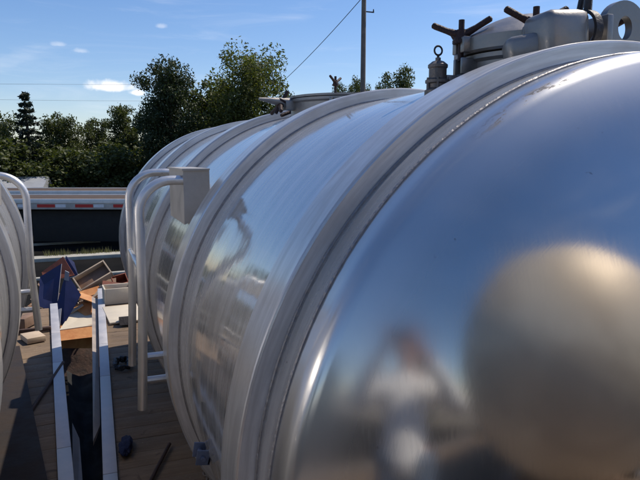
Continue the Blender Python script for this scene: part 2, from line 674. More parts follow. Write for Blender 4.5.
def wing_nut(parent, px, py, pz, ang, tilt=0.0, scale=1.0, fold=None):
    mb = MB()
    s = scale
    rm = Matrix.Rotation(ang, 3, 'Z')
    if fold is not None:
        rm = rm @ rotm(0, fold, 0)

    def T_(p):
        return Vector((px, py, pz)) + rm @ Vector((p[0] * s, p[1] * s, p[2] * s))
    # T bolt, hub, two raised arms
    mb.tube([T_((0, 0, -.075)), T_((0, 0, .050))], .0095 * s, 10)
    mb.tube([T_((0, 0, -.012)), T_((0, 0, .020))], [.022 * s, .016 * s], 14)
    mb.tube([T_((0, 0, -.022)), T_((0, 0, -.012))], .027 * s, 12)
    for q in (-1, 1):
        mb.tube([T_((0, q * .010, .006)), T_((0, q * .045, .022 + tilt * q * .01)), T_((0, q * .080, .040 + tilt * q * .02)), T_((0, q * .087, .044 + tilt * q * .02)), T_((0, q * .090, .046 + tilt * q * .02))],
                [.013 * s, .0095 * s, .0100 * s, .0095 * s, .005 * s], 12)
    return mb.build('wing_nut', M['rusty'], parent)


def manhole(root, x, y, label=None, folds=(None,) * 6, a0=175.0, r=.185, ztop=2.012, dome=.072, nut_face=55, flat=False, nsc=.92, neckm='steel'):
    mb = MB()
    zb = ZC + .84
    prof = [(r, zb), (r, ztop - .02), (r + .012, ztop - .012), (r + .012, ztop), (r - .008, ztop), (r - .010, zb)]
    mb.lathe(prof, 'z', (x, y, 0), 56)
    # six slotted lugs round the neck
    for k in range(6):
        a = R(a0 + 60 * k)
        c = (x + math.cos(a) * (r + .020), y + math.sin(a) * (r + .020), ztop - .030)
        for q in (-1, 1):
            off = Matrix.Rotation(a, 3, 'Z') @ Vector((0, q * .021, 0))
            mb.box((c[0] + off.x, c[1] + off.y, c[2]), (.05, .012, .045), Matrix.Rotation(a, 3, 'Z'), bev=.002)
    neck = mb.build('manhole', M[neckm], root)
    if label:
        neck['label'] = label
    lid = MB()
    z0 = ztop + .004
    prof = [(r + .022, z0), (r + .028, z0 + .006), (r + .028, z0 + .042), (r + .020, z0 + .048)]
    for i in range(1, 10):
        t = i / 9
        rr = (r + .010) * (1 - t)
        prof.append((rr if i < 9 else 0.0, z0 + .050 + dome * (1 - (rr / (r + .010)) ** 2)))
    prof = [(r - .02, z0)] + prof
    if flat:
        prof = [(r - .02, z0), (r + .014, z0), (r + .014, z0 + .010), (r - .01, z0 + .012), (r * .5, z0 + .012 + dome), (0, z0 + .012 + dome)]
    lid.lathe(prof, 'z', (x, y, 0), 56)
    for k in range(6):
        a = R(a0 + 60 * k)
        for q in (() if flat else (-1, 1)):
            off = Matrix.Rotation(a, 3, 'Z') @ Vector((r + .020, q * .023, 0))
            lid.box((x + off.x, y + off.y, z0 + .024), (.052, .020, .044), Matrix.Rotation(a, 3, 'Z'), bev=.003)
    lid.build('lid', M[neckm], neck)
    for k in range(6):
        a = R(a0 + 60 * k)
        rr = r + .036
        f = folds[k]
        px, py = x + math.cos(a) * rr, y + math.sin(a) * rr
        if f is None:
            wing_nut(neck, px, py, z0 + .050, R(nut_face + (0, 14, -25, 40, -10, 65)[k]), (k % 3 - 1) * .3, nsc)
        else:
            wing_nut(neck, px + math.cos(a) * .03, py + math.sin(a) * .03, z0 - .03, a, 0, 1.0, f)
    return neck


def tank(label, loc, rz, rings, group, ladder_y, manholes, side=-1, dull=False, lad=(1.058, 0.0), nrail=2):
    """rings: y of each ring's near face; y0 of the first is the near end"""
    root = empty('storage_tank', label, 'steel tank', loc, rz, group)
    y0, y1 = rings[0], rings[-1] + .133
    ys0, ys1 = y0 - .085, y1 + .085
    sh = MB()
    n = 24
    sh.lathe([(RS, ys0 + .0 + (ys1 - ys0) * i / n) for i in range(n + 1)], 'y', (0, 0, ZC), 160)
    sh.build('shell', M['shell'], root)
    for sgn, ye in ((-1, ys0), (1, ys1)):
        hd = MB()
        hd.lathe([(r, ye + sgn * d) for r, d in head_profile()], 'y', (0, 0, ZC), 160)
        hd.build('dished_head', M['head_dull'] if dull else M['head'], root, ang=60)
        w = MB()
        w.torus((0, ye, ZC), RS + .0005, .0042, 'y', 300, 6, jit=.0006, seed=3)
        w.build('weld_seam', M['weld'], root)
    # lengthwise seam low on the barrel and seams under the rings
    for i, y in enumerate(rings):
        g = MB()
        b = .006
        prof = [(RS - .004, y), (1.0 - b, y), (1.0 - b * .3, y + b * .3), (1.0, y + b), (1.0, y + .133 - b), (1.0 - b * .3, y + .133 - b * .3), (1.0 - b, y + .133), (RS - .004, y + .133)]
        g.lathe(prof, 'y', (0, 0, ZC), 160)
        ro = g.build('stiffening_ring', M['ring'], root, ang=20)
        w = MB()
        w.torus((0, y - .002, ZC), RS + .001, .0040, 'y', 300, 6, jit=.0005, seed=i)
        w.build('weld_bead', M['weld'], ro)
    # bent tube handrail on one side
    ly = ladder_y
    if ly is not None:
        tx = side * lad[0]
        x_in = side * .880
        for k, yy in enumerate((ly, ly + .56)[:nrail]):
            t = MB()
            ztop = 1.632 + lad[1] + (.018 if k else 0)
            pth = [(x_in if k == 0 else side * .76, yy, ztop), (tx - side * .13, yy, ztop)]
            pth += arc_pts((tx - side * .13, yy, ztop - .13), (0, 0, 1), (side, 0, 0), .13, 8, 90, 9)
            pth += [(tx, yy, ztop - .5), (tx - side * -.018, yy, .702)]
            t.tube(pth, .019, 14)
            t.build('handrail', M['tube'], root)
        for j in range(nrail - 1):
            t = MB()
            z = 1.28
            t.tube([(tx + side * .006, ly + .02, z), (tx + side * .006, ly + .54, z)], .011, 10)
            t.build('cross_tube', M['tube'], root)
        for yy in (ly,):
            for z in (.815, .915):
                t = MB()
                xe = side * (math.sqrt(RS ** 2 - (z - ZC) ** 2) - .01)
                t.tube([(tx + side * .01, yy + .02, z), (xe, yy + .02, z)], .015, 10)
                t.build('bracket', M['tube'], root)
        # gusset box that carries the top of the ladder rails
        bx = MB()
        x0, x1 = .886 * side, .782 * side
        zt = 1.672 + lad[1]
        prof = [(x0, zt), (x1, zt), (x1, ZC + math.sqrt(RS ** 2 - x1 ** 2) - .05), (x0, 1.455 + lad[1])]
        bx.prism(prof, 'y', ly - .02, ly + .40)
        bx.prism([(x0 + side * .006, zt - .002), (x1, zt), (x1, zt + .006), (x0 + side * .006, zt + .006)], 'y', ly - .032, ly + .41)
        bx.build('gusset_box', M['plate'], root, ang=20)
    for (mx, my, folds, lb, kw) in manholes:
        manhole(root, mx, my, lb, folds, **kw)
    # skids under the barrel
    for sx in (-.42, .42):
        s_ = MB()
        s_.box((sx, (y0 + y1) / 2, .055), (.10, y1 - y0 - .05, .10), bev=.004)
        for y in rings:
            s_.prism([(sx - .05, .10), (sx + .05, .10), (sx + .05, .14), (sx - .05, .14)], 'y', y + .02, y + .11)
        s_.build('skid', M['chassis'], root)
    return root


MX = 1.248
BASE = H - .722 - ZC                     # underside of the right tank
right = tank('big mirror polished steel tank filling the right side, dished end towards the viewer', (MX, 0, BASE), 0.0,
             [1.117, 2.19, 3.30, 4.40, 5.36], 'ringed steel tanks on the flatbeds', 2.44,
             [(0.0, 1.50, (None,) * 6, 'manhole nearest the dished end, lid shut', {}),
              (0.0, 2.85, (150.0, None, 140.0, 140.0, 140.0, 140.0), 'wide low manhole, nearest wing nut hanging down', dict(r=.275, ztop=2.004, dome=.006, flat=True, a0=178, nut_face=115, nsc=.58, neckm='plate2'))])

# fittings on top of the right tank (all coordinates relative to the tank's root)


def rel(x, y, z):        # from eye-relative coordinates to the tank's own
    return Vector((x - MX, y, z + .722 + ZC))


vv = MB()
vx, vy = .953, 1.52
zt = ZC + math.sqrt(RS ** 2 - (MX - vx) ** 2)
vz = zt
prof = [(.0, vz - .03), (.048, vz - .03), (.048, vz + .020), (.040, vz + .026), (.036, vz + .030), (.036, vz + .044), (.046, vz + .048), (.046, vz + .058), (.033, vz + .064),
        (.033, vz + .100), (.037, vz + .104), (.037, vz + .114), (.022, vz + .126), (.010, vz + .130), (.010, vz + .140), (0, vz + .140)]
vv.lathe(prof, 'z', (vx - MX, vy, 0), 24)
vv_k = .80
for k in range(6):
    a = k * PI / 3
    vv.tube([(vx - MX + math.cos(a) * .041, vy + math.sin(a) * .041, vz + .02), (vx - MX + math.cos(a) * .041, vy + math.sin(a) * .041, vz + .066)], .005, 6)
relief = vv.build('relief_valve', M['valve'], right)
rg = MB()
rg.lathe([(.0165 + .0038 * math.cos(t * PI / 3), .0038 * math.sin(t * PI / 3)) for t in range(6)], 'y', (vx - MX, vy, vz + .166), 28, closed=True)
rg.tube([(vx - MX, vy, vz + .138), (vx - MX, vy, vz + .150)], .005, 8)
rg.build('pull_ring', M['dark_metal'], relief)
sp = MB()
sp.box((vx - MX + .055, vy - .01, vz + .052), (.06, .03, .05), bev=.004)
sp.box((vx - MX + .088, vy - .015, vz + .046), (.035, .05, .066), bev=.004)
sp.tube([(vx - MX + .088, vy - .055, vz + .040), (vx - MX + .088, vy + .02, vz + .040)], .010, 8)
sp.build('clamp_block', M['steel'], relief)
for o_ in [relief] + list(relief.children):       # shrink about the foot of the valve
    for v in o_.data.vertices:
        v.co = Vector((vx - MX, vy, vz - .012)) + (v.co - Vector((vx - MX, vy, vz))) * .76

# hinge housing with clamp band and lifting lug, front right of the manhole
pp = MB()
pc = rel(1.140, 1.235, .312)
pp.box(pc + Vector((.0, .03, -.01)), (.125, .12, .125), rotm(0, -4, -6), bev=.022)
pp.box(pc + Vector((-.05, .07, -.035)), (.12, .10, .07), rotm(0, -10, -30), bev=.016)
vent = pp.build('hinge_housing', M['plate2'], right, ang=50)
bb = MB()
bb.lathe([(.046, -.011), (.054, -.011), (.054, .011), (.046, .011)], 'x', pc + Vector((.062, 0, .004)), 32, closed=True)
bb.tube([pc + Vector((.062, -.01, .052)), pc + Vector((.062, -.01, .092))], .010, 8)
bb.tube([pc + Vector((.062, .02, .050)), pc + Vector((.072, .02, .100))], .008, 8)
bb.build('clamp_band', M['dark_metal'], vent)
lg = MB()
# lug plate with a hole, rounded top
lc = rel(1.330, 1.235, .328)
no, ni = 40, 40
outer, inner = [], []
for k in range(no):
    a = 2 * PI * k / no
    rr = .075
    px, pz = math.cos(a) * rr, math.sin(a) * rr
    if pz < 0:
        px = .098 * (1 if px > 0 else -1) * min(1, abs(math.cos(a)) * 1.6)
        pz = -.13 * min(1, abs(math.sin(a)) * 1.6)
    outer.append((px, pz))
    inner.append((math.cos(a) * .024, .006 + math.sin(a) * .030))
for th0 in (0,):
    vsF, vsB, viF, viB = [], [], [], []
    for (ox, oz), (ix, iz) in zip(outer, inner):
        vsF.append(lg.bm.verts.new(lc + Vector((ox, -.011, oz))))
        vsB.append(lg.bm.verts.new(lc + Vector((ox, .011, oz))))
        viF.append(lg.bm.verts.new(lc + Vector((ix, -.011, iz))))
        viB.append(lg.bm.verts.new(lc + Vector((ix, .011, iz))))
    for k in range(no):
        j = (k + 1) % no
        lg.bm.faces.new([vsF[k], vsF[j], viF[j], viF[k]])
        lg.bm.faces.new([vsB[j], vsB[k], viB[k], viB[j]])
        lg.bm.faces.new([vsF[j], vsF[k], vsB[k], vsB[j]])
        lg.bm.faces.new([viF[k], viF[j], viB[j], viB[k]])
lug = lg.build('lifting_lug', M['steel'], right)
lb_ = MB()
lb_.box(lc + Vector((-.075, .0, -.02)), (.02, .07, .10), bev=.003)
lb_.build('lug_gusset', M['steel'], lug)
# pointed handle lying out to the left of the far manhole
hh = MB()
h0 = rel(.925, 2.86, .268)
hh.tube([h0 + Vector((.06, .0, .0)), h0, h0 + Vector((-.05, -.0, .003)), h0 + Vector((-.10, -.01, .008)), h0 + Vector((-.13, -.015, .010))], [.020, .022, .018, .010, .006], 14)
hh.build('hose_spigot', M['steel'], right)
# small bracket low on the barrel between the first two rings
bk = MB()
c0 = rel(.318, 1.75, -.905)
bk.box(c0, (.012, .10, .10), rotm(0, 15, 0), bev=.002)
for q in (-1, 1):
    bk.box(c0 + Vector((-.035, q * .045, -.01)), (.07, .010, .075), rotm(0, 10, 0), bev=.002)
bk.tube([c0 + Vector((-.04, -.07, -.01)), c0 + Vector((-.04, .07, -.01))], .012, 10)
bko = bk.build('hose_bracket', M['bluegrey'], right)
for v in bko.data.vertices:
    v.co = c0 + Vector((-.004, 0, .01)) + (v.co - c0) * .62

LYAW = R(2.05)


def left_pt(y):           # centre line of the left tank
    return Vector((-1.352 - (y - 4.1) * math.tan(LYAW), y))


LB = H - .64 - ZC
ll = left_pt(0)
left = tank('second ringed steel tank, cut off by the left edge, with its own bent tube handrail', (ll.x, ll.y, LB), LYAW,
            [1.02, 1.98, 3.04, 4.1], 'ringed steel tanks on the flatbeds', 3.50,
            [(0.0, 1.56, (None,) * 6, None, {}), (0.0, 3.6, (None,) * 6, None, {})], side=1, lad=(1.035, -.085), nrail=1)
back = tank('third steel tank behind the viewer, its round end mirrored in the near head', (1.10, -7.70, BASE + .48), 0.0,
            [1.2, 2.3, 3.4, 4.5, 5.05], 'ringed steel tanks on the flatbeds', None,
            [(0.0, 4.0, (None,) * 6, None, {}), (0.0, 2.85, (None,) * 6, None, {})], dull=True)
back.scale = (1.20, 1.20, 1.20)

# ------------------------------------------------------------------ flatbed trailers


def wheel(root, x, y, r=.5, w=.28, both=True):
    t = MB()
    t.lathe([(r * .60, -w / 2), (r * .92, -w / 2), (r * .985, -w * .40), (r, -w * .25), (r, w * .25), (r * .985, w * .40), (r * .92, w / 2), (r * .60, w / 2)], 'x', (x, y, r), 40, closed=True)
    for k in range(-2, 3):
        t.torus((x + k * w * .15, y, r), r * 1.0, .008, 'x', 40, 4)
    wh = t.build('wheel', M['rubber'], root)
    rm = MB()
    s = 1 if x > 0 else -1
    rm.lathe([(r * .60, -w * .45), (r * .56, -w * .3), (r * .50, s * w * .10), (r * .22, s * w * .12), (r * .20, s * w * .35), (0, s * w * .38)], 'x', (x, y, r), 32)
    for k in range(8):
        a = k * PI / 4
        rm.tube([(x + s * w * .08, y + math.cos(a) * r * .34, r + math.sin(a) * r * .34), (x + s * w * .18, y + math.cos(a) * r * .34, r + math.sin(a) * r * .34)], .014, 6)
    rm.build('rim', M['rim'], wh)
    return wh


def flatbed(label, loc, rz, length, width, deckz, wheels, group, rail_w=.078, style='near', legs=None):
    """root at the ground under the near left corner line; x from 0 (left rail) to width, y from 0 to length"""
    root = empty('flatbed_trailer', label, 'flatbed trailer', loc, rz, group)
    d = MB()
    nb = int(length / .18)
    for i in range(nb):
        y = i * .18
        d.box((width / 2, y + .089, deckz - .024 - random.Random(i).uniform(0, .003)), (width - rail_w * 2 - .004, .177, .04), bev=.0015)
    d.build('deck_boards', M['deck'], root)
    for sx in (rail_w / 2, width - rail_w / 2):
        r_ = MB()
        # rub rail in lengths with butt joints
        y = 0.0
        k = 0
        while y < length - .01:
            L = min([1.35, 1.1, 1.6, .9][k % 4], length - y)
            r_.box((sx, y + L / 2, deckz - .045), (rail_w, L - .004, .13), bev=.004)
            y += L
            k += 1
        r_.build('side_rail', M['rail'], root)
    f = MB()
    for sx in (width * .32, width * .68):
        f.box((sx, length / 2, deckz - .26), (.12, length - .2, .34))
    for i in range(int(length / .6) + 1):
        f.box((width / 2, min(i * .6 + .1, length - .05), deckz - .10), (width - .2, .06, .10))
    f.build('chassis', M['chassis'], root)
    for wy in wheels:
        for x in (.16, .46, width - .46, width - .16):
            wheel(root, x if True else 0, wy, .48, .26)
        ax = MB()
        ax.tube([(.1, wy, .48), (width - .1, wy, .48)], .06, 10)
        ax.build('axle', M['chassis'], root)
    if legs is not None:
        for x in (width * .25, width * .75):
            g = MB()
            g.box((x, legs, deckz * .5 + .02), (.12, .12, deckz - .35))
            g.box((x, legs, .02), (.28, .28, .04))
            g.build('landing_leg', M['chassis'], root)
    return root


FB = 'flatbed trailers carrying the tanks'
DR = H - 1.755
DL = H - 1.672
# right flatbed: left rail through (.02,0) and (.105,8.3)
ryaw = -math.atan2(.070, 5.0)
p0 = Vector((.0226 - .078 / 2 - 0.0, 3.3))
d0 = Vector((math.sin(-ryaw), math.cos(-ryaw)))
o0 = Vector((.048 - .039, 3.28)) - d0 * 12.3
flat_r = flatbed('wooden decked flatbed under the big right tank, pale blue side rail', (o0.x, o0.y, 0), ryaw, 12.3 + 5.12, 2.5, DR, (1.2, 2.5, 15.5), FB, legs=9.0)
lyaw = math.atan2(.235, 4.12)
d1 = Vector((-math.sin(lyaw), math.cos(lyaw)))
nrm = Vector((math.cos(lyaw), math.sin(lyaw)))
o1 = Vector((-.132, 3.22)) - d1 * 12.0 - nrm * 2.5
flat_l = flatbed('wooden decked flatbed under the left tank, grey side rail along the gap', (o1.x, o1.y, 0), lyaw, 12.0 + 4.13, 2.5, DL, (1.2, 2.5, 14.5), FB, legs=9.0)

# timber cribbing that lifts the third tank above its deck
cb = empty('timber_cribbing', 'stacked timbers holding the third tank up behind the viewer', 'timber stack', (1.04, -4.2, DR), 0)
for lv in range(2):
    for q_ in (-1, 1):
        q = MB()
        zc_ = .0 + lv * .215 + .105
        if lv % 2:
            q.box((q_ * .55, 0, zc_), (.20, 3.2, .212), bev=.006)
        else:
            q.box((0, q_ * 1.5, zc_), (1.7, .20, .212), bev=.006)
        q.build('timber', M['wood_in'], cb)

# ------------------------------------------------------------------ things lying on and between the flatbeds
pl = MB()
a = Vector((-.015, 3.83, H - 1.80))
b = Vector((.03, 8.1, H - 1.80))
pts = [a + Vector((0, 0, 0)), b, b + Vector((.055, 0, .01)), a + Vector((.045, -.0, .015))]
dn = Vector((.0, 0, -.025))
top = [Vector((-.035, 3.83, H - 1.765)), Vector((.005, 8.05, H - 1.765)), Vector((.075, 8.05, H - 1.80)), Vector((.012, 4.15, H - 1.80))]
pl.verts([*top, *[t + Vector((0, 0, -.03)) for t in top]], [(0, 1, 2, 3), (7, 6, 5, 4), (0, 4, 5, 1), (1, 5, 6, 2), (2, 6, 7, 3), (3, 7, 4, 0)])
o = pl.build('plank', M['railside'], smooth=False)
tag(o, 'long tan plank wedged along the left side of the right flatbed rail', 'plank')
pl = MB()
top = [Vector((-.125, 2.3, H - 1.80)), Vector((-.165, 4.25, H - 1.80)), Vector((-.120, 4.05, H - 1.83)), Vector((-.055, 2.3, H - 1.83))]
pl.verts([*top, *[t + Vector((0, 0, -.03)) for t in top]], [(0, 1, 2, 3), (7, 6, 5, 4), (0, 4, 5, 1), (1, 5, 6, 2), (2, 6, 7, 3), (3, 7, 4, 0)])
o = pl.build('plank', M['grey_rail'], smooth=False)
tag(o, 'short dark grey plank beside the left flatbed rail, in the gap', 'plank')

rd = MB()
rd.tube([(.20, 3.05, DR + .012), (.40, 3.56, DR + .020)], .011, 8)
o = rd.build('steel_rod', M['rod'])
tag(o, 'rusty steel rod lying slantwise on the right flatbed boards', 'rod')
rd = MB()
rd.tube([(-.42, 4.15, DL + .014), (-.24, 5.15, DL + .016)], .013, 8)
o = rd.build('steel_bar', M['rod'])
tag(o, 'thin dark bar lying slantwise on the left flatbed boards', 'bar')
tm = MB()  # low dark brown slab with a slanting right edge
P = [Vector((-.60, 5.62, DL + .002)), Vector((-.12, 2.2, DL + .002)), Vector((-.75, 2.2, DL + .002)), Vector((-1.15, 5.62, DL + .002))]
tm.verts(P + [p + Vector((0, 0, .055)) for p in P], [(3, 2, 1, 0), (4, 5, 6, 7), (0, 1, 5, 4), (1, 2, 6, 5), (2, 3, 7, 6), (3, 0, 4, 7)])
tag(tm.build('dark_slab', simple('dark_brown_slab', (.022, .014, .010), .85, 0, .4, 5, .4, 18), smooth=False), 'dark brown slab under the left tank on the left deck', 'timber mat')
hs = MB()
pth = []
for i in range(70):
    t = i / 69
    an = t * 2 * PI * 2.6
    rr = .075 + .012 * math.sin(i * 1.7)
    pth.append((.215 + rr * math.cos(an) * .8, 5.14 + rr * math.sin(an) * 1.6, DR + .018 + .035 * t + .006 * math.sin(i)))
hs.tube(pth, .014, 8)
o = hs.build('hose', M['hose'])
tag(o, 'small coil of black hose on the deck beside the right rail', 'hose')
# crumpled glove
gl = MB()
rnd = random.Random(5)
bm_ = gl.bm
bmesh.ops.create_icosphere(bm_, subdivisions=5, radius=1.0)
for v in bm_.verts:
    n_ = mnoise.noise(v.co * 1.8) * .30 + mnoise.noise(v.co * 4.1) * .08
    c = v.co * (1 + n_)
    v.co = Vector((.150 + c.x * .040 + c.y * .012, 3.62 + c.y * .115, max(DR + .002, DR + .028 + c.z * .030)))
o = gl.build('rag', M['cloth'], ang=180)
tag(o, 'crumpled dark blue rag on the deck against the right rail', 'rag')
# chain hanging off the boards
lk = MB()
for i in range(15):
    y = 3.52 - i * .034
    c = Vector((.545 + .004 * math.sin(i), y, DR + .012))
    if i % 2:
        pts = [c + Vector((math.cos(t) * .011, math.sin(t) * .024, 0)) for t in [2 * PI * k / 12 for k in range(12)]]
    else:
        pts = [c + Vector((0, math.sin(t) * .024, math.cos(t) * .011)) for t in [2 * PI * k / 12 for k in range(12)]]
    lk.tube(pts, .0042, 6, closed=True)
o = lk.build('chain', M['chain'])
tag(o, 'dirty steel chain lying along the foot of the big right tank', 'chain')

# black sheet added to stand for the shade in the gap between the flatbeds
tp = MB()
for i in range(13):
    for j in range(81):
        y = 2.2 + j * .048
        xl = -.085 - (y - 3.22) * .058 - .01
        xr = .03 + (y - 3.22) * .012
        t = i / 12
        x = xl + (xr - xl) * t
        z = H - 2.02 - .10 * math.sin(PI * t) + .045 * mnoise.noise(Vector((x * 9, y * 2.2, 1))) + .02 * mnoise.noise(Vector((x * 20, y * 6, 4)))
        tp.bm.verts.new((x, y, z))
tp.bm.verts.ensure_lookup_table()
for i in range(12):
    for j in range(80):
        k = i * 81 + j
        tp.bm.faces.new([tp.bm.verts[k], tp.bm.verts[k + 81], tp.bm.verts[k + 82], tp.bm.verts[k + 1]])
tag(tp.build('shade_sheet', simple('black_shade_sheet', (.006, .006, .006), .9, 0, .2, 6, .1), ang=180), 'black sheet added as shade in the gap between the two side rails', 'shade_sheet')

# ------------------------------------------------------------------ the scrap heap beyond the flatbeds


def quad_board(name, pts, th, m_, label, cat, edge=None, group=None):
    """a board given by four 3D corners and a thickness away from its normal"""
    P = [Vector(p) for p in pts]
    n_ = (P[1] - P[0]).cross(P[3] - P[0]).normalized() * th
    mb = MB()
    mb.verts(P + [p - n_ for p in P], [(0, 1, 2, 3), (7, 6, 5, 4)], 0)
    mb.verts(P + [p - n_ for p in P], [(0, 4, 5, 1), (1, 5, 6, 2), (2, 6, 7, 3), (3, 7, 4, 0)], 1)
    o = mb.build(name, None, None, smooth=False, mats=[m_, edge or m_])
    tag(o, label, cat, group)
    return o


def open_box(name, c, size, rot, th, m_out, m_in, label, cat, group=None, bottom=True):
    """five-sided box (drawer or cabinet): opening along local +z"""
    root = bpy.data.objects.new(name, None)
    COL.objects.link(root)
    root.location = c
    root.rotation_euler = [R(v) for v in rot]
    tag(root, label, cat, group)
    w, d, h = size
    for nm, cc, ss, mm in (('side_panel', (-w / 2 + th / 2, 0, 0), (th, d, h), m_out), ('side_panel', (w / 2 - th / 2, 0, 0), (th, d, h), m_out),
                           ('end_panel', (0, -d / 2 + th / 2, 0), (w - 2 * th - .002, th, h), m_out), ('end_panel', (0, d / 2 - th / 2, 0), (w - 2 * th - .002, th, h), m_out),
                           ('bottom_panel', (0, 0, -h / 2 + th / 2 + .004), (w - 2 * th - .002, d - 2 * th - .002, th), m_in)):
        q = MB()
        q.box(cc, ss, bev=.0015)
        q.build(nm, mm, root)
    return root


# heap of earth and chips under the boards
hp = MB()
n = 40
for i in range(n + 1):
    for j in range(n + 1):
        x = -1.7 + 3.4 * i / n
        y = 8.75 + 2.9 * j / n
        e = max(0, 1 - ((x + .1) / 1.55) ** 2 - ((y - 10.2) / 1.40) ** 2)
        z = -.02 + e ** .7 * .85 + (.10 * mnoise.noise(Vector((x * 3, y * 3, 0))) + .05 * mnoise.noise(Vector((x * 9, y * 9, 2)))) * min(1, e * 4)
        hp.bm.verts.new((x, y, z))
hp.bm.verts.ensure_lookup_table()
for i in range(n):
    for j in range(n):
        k = i * (n + 1) + j
        hp.bm.faces.new([hp.bm.verts[k], hp.bm.verts[k + n + 1], hp.bm.verts[k + n + 2], hp.bm.verts[k + 1]])
rnd = random.Random(9)
for k in range(260):
    x = rnd.uniform(-1.2, 1.0)
    y = rnd.uniform(9.0, 10.8)
    e = max(0, 1 - ((x + .1) / 1.55) ** 2 - ((y - 10.2) / 1.40) ** 2)
    z = e ** .7 * .85 + rnd.uniform(.0, .06)
    L, w_ = rnd.uniform(.05, .26), rnd.uniform(.012, .05)
    hp.box((x, y, z), (L, w_, rnd.uniform(.006, .016)), rotm(rnd.uniform(-40, 40), rnd.uniform(-40, 40), rnd.uniform(0, 180)), mi=rnd.choice((1, 1, 2, 3)))
o = hp.build('debris_heap', None, mats=[simple('rubble', (.05, .028, .02), .95, 0, .6, 14, .8, 30), M['wood'], M['card'], M['redbrown']], smooth=True, ang=60)
tag(o, 'low dark heap of rubbish and splinters under the broken furniture', 'rubbish heap', kind='stuff')

Z = lambda z: H + z
HG = 'broken furniture boards on the heap'
quad_board('panel', [(-.665, 9.22, Z(-1.675)), (-.70, 9.05, Z(-2.06)), (-.47, 9.05, Z(-2.16)), (-.375, 9.22, Z(-1.505))], .022, M['blue'],
           'dark blue panel leaning at the left end of the heap, pale upper edge', 'panel', M['greyedge'])
quad_board('panel', [(-.315, 9.05, Z(-1.60)), (-.50, 8.92, Z(-2.17)), (-.385, 8.85, Z(-2.33)), (-.135, 9.0, Z(-1.935))], .022, M['blue'],
           'dark blue panel standing on its corner between the other blue one and the pale drawer', 'panel', M['blue'])
quad_board('panel', [(-.325, 9.62, Z(-1.455)), (-.34, 9.55, Z(-1.78)), (-.17, 9.55, Z(-1.75)), (-.215, 9.62, Z(-1.56))], .018, M['blue'],
           'small blue offcut poking up behind the blue panels', 'panel', M['greyedge'])
quad_board('board', [(-.66, 9.50, Z(-1.66)), (-.62, 9.42, Z(-1.80)), (-.22, 9.42, Z(-1.72)), (-.36, 9.52, Z(-1.45))], .02, M['redbrown'],
           'dark reddish board behind the leaning blue panel', 'board', M['redbrown'])
quad_board('board', [(-.50, 8.90, Z(-2.12)), (-.56, 8.80, Z(-2.27)), (-.43, 8.78, Z(-2.30)), (-.40, 8.90, Z(-2.08))], .02, M['greyedge'],
           'small grey offcut under the blue panels', 'board', M['greyedge'])
quad_board('board', [(-.325, 8.98, Z(-1.57)), (-.345, 8.98, Z(-1.70)), (-.285, 8.98, Z(-1.72)), (-.275, 8.98, Z(-1.60))], .03, M['greyedge'],
           'pale end piece on top of the second blue panel', 'board', M['greyedge'])


def orient(x, z):
    x = Vector(x).normalized()
    z = Vector(z)
    z = (z - x * z.dot(x)).normalized()
    y = z.cross(x)
    return Matrix((x, y, z)).transposed().to_euler()


def drawer(c, size, ax, az, m_out, m_in, label, cat='drawer', th=.014):
    e = orient(ax, az)
    o = open_box('drawer', c, size, [math.degrees(v) for v in e], th, m_out, m_in, label, cat)
    return o


drawer((.040, 9.30, Z(-1.745)), (.50, .27, .115), (.88, .10, .47), (-.30, -.70, .62), M['wood'], M['wood_in'],
       'pale wooden drawer tipped on the heap, open side towards the viewer', th=.02)
drawer((.305, 7.62, DR + .098), (.34, .30, .19), (.99, .06, .0), (.0, .0, 1.0), M['cream'], M['wood_in'],
       'cream fronted drawer standing on the far end of the right deck', th=.018)
drawer((.42, 9.40, Z(-1.88)), (.22, .20, .16), (.96, .1, .20), (-.15, -.60, .75), M['redbrown'], M['redbrown'],
       'small red brown drawer behind the cream one', th=.014)
# orange board box low in the middle
b_ = MB()
b_.prism([(-.42, Z(-2.34)), (-.42, Z(-2.60)), (.05, Z(-2.66)), (.05, Z(-2.30))], 'y', 8.72, 8.74)
bxo = b_.build('cabinet_carcass', M['card'], smooth=False)
tag(bxo, 'orange brown cabinet carcass low in the heap with a pale top board', 'cabinet')
b_ = MB()
P = [Vector((-.43, 8.70, Z(-2.335))), Vector((.06, 8.70, Z(-2.31))), Vector((.06, 9.10, Z(-2.20))), Vector((-.26, 9.10, Z(-2.17)))]
b_.verts(P + [p + Vector((0, 0, -.02)) for p in P], [(0, 1, 2, 3), (7, 6, 5, 4), (0, 4, 5, 1), (1, 5, 6, 2), (2, 6, 7, 3), (3, 7, 4, 0)])
b_.build('top_board', M['cream'], bxo, smooth=False)
b_ = MB()
b_.prism([(8.745, Z(-2.36)), (8.745, Z(-2.62)), (9.08, Z(-2.60)), (9.08, Z(-2.24))], 'x', -.42, -.40)
b_.build('side_board', M['card'], bxo, smooth=False)
quad_board('board', [(-.44, 8.69, Z(-2.345)), (-.46, 8.56, Z(-2.45)), (.05, 8.56, Z(-2.44)), (.06, 8.69, Z(-2.325))], .016, M['card'],
           'orange brown strip sloping down in front of the cabinet carcass', 'board', M['card'])
quad_board('board', [(-.26, 9.12, Z(-2.13)), (-.10, 8.98, Z(-2.24)), (.12, 8.98, Z(-2.20)), (.06, 9.22, Z(-1.97))], .02, M['card'],
           'orange brown board leaning above the cabinet carcass', 'board', M['cream'])
quad_board('board', [(-.09, 9.16, Z(-1.99)), (-.05, 9.02, Z(-2.04)), (.17, 9.02, Z(-1.90)), (.13, 9.20, Z(-1.84))], .018, M['wood'],
           'pinkish board end between the drawer and the right rail', 'board', M['wood'])
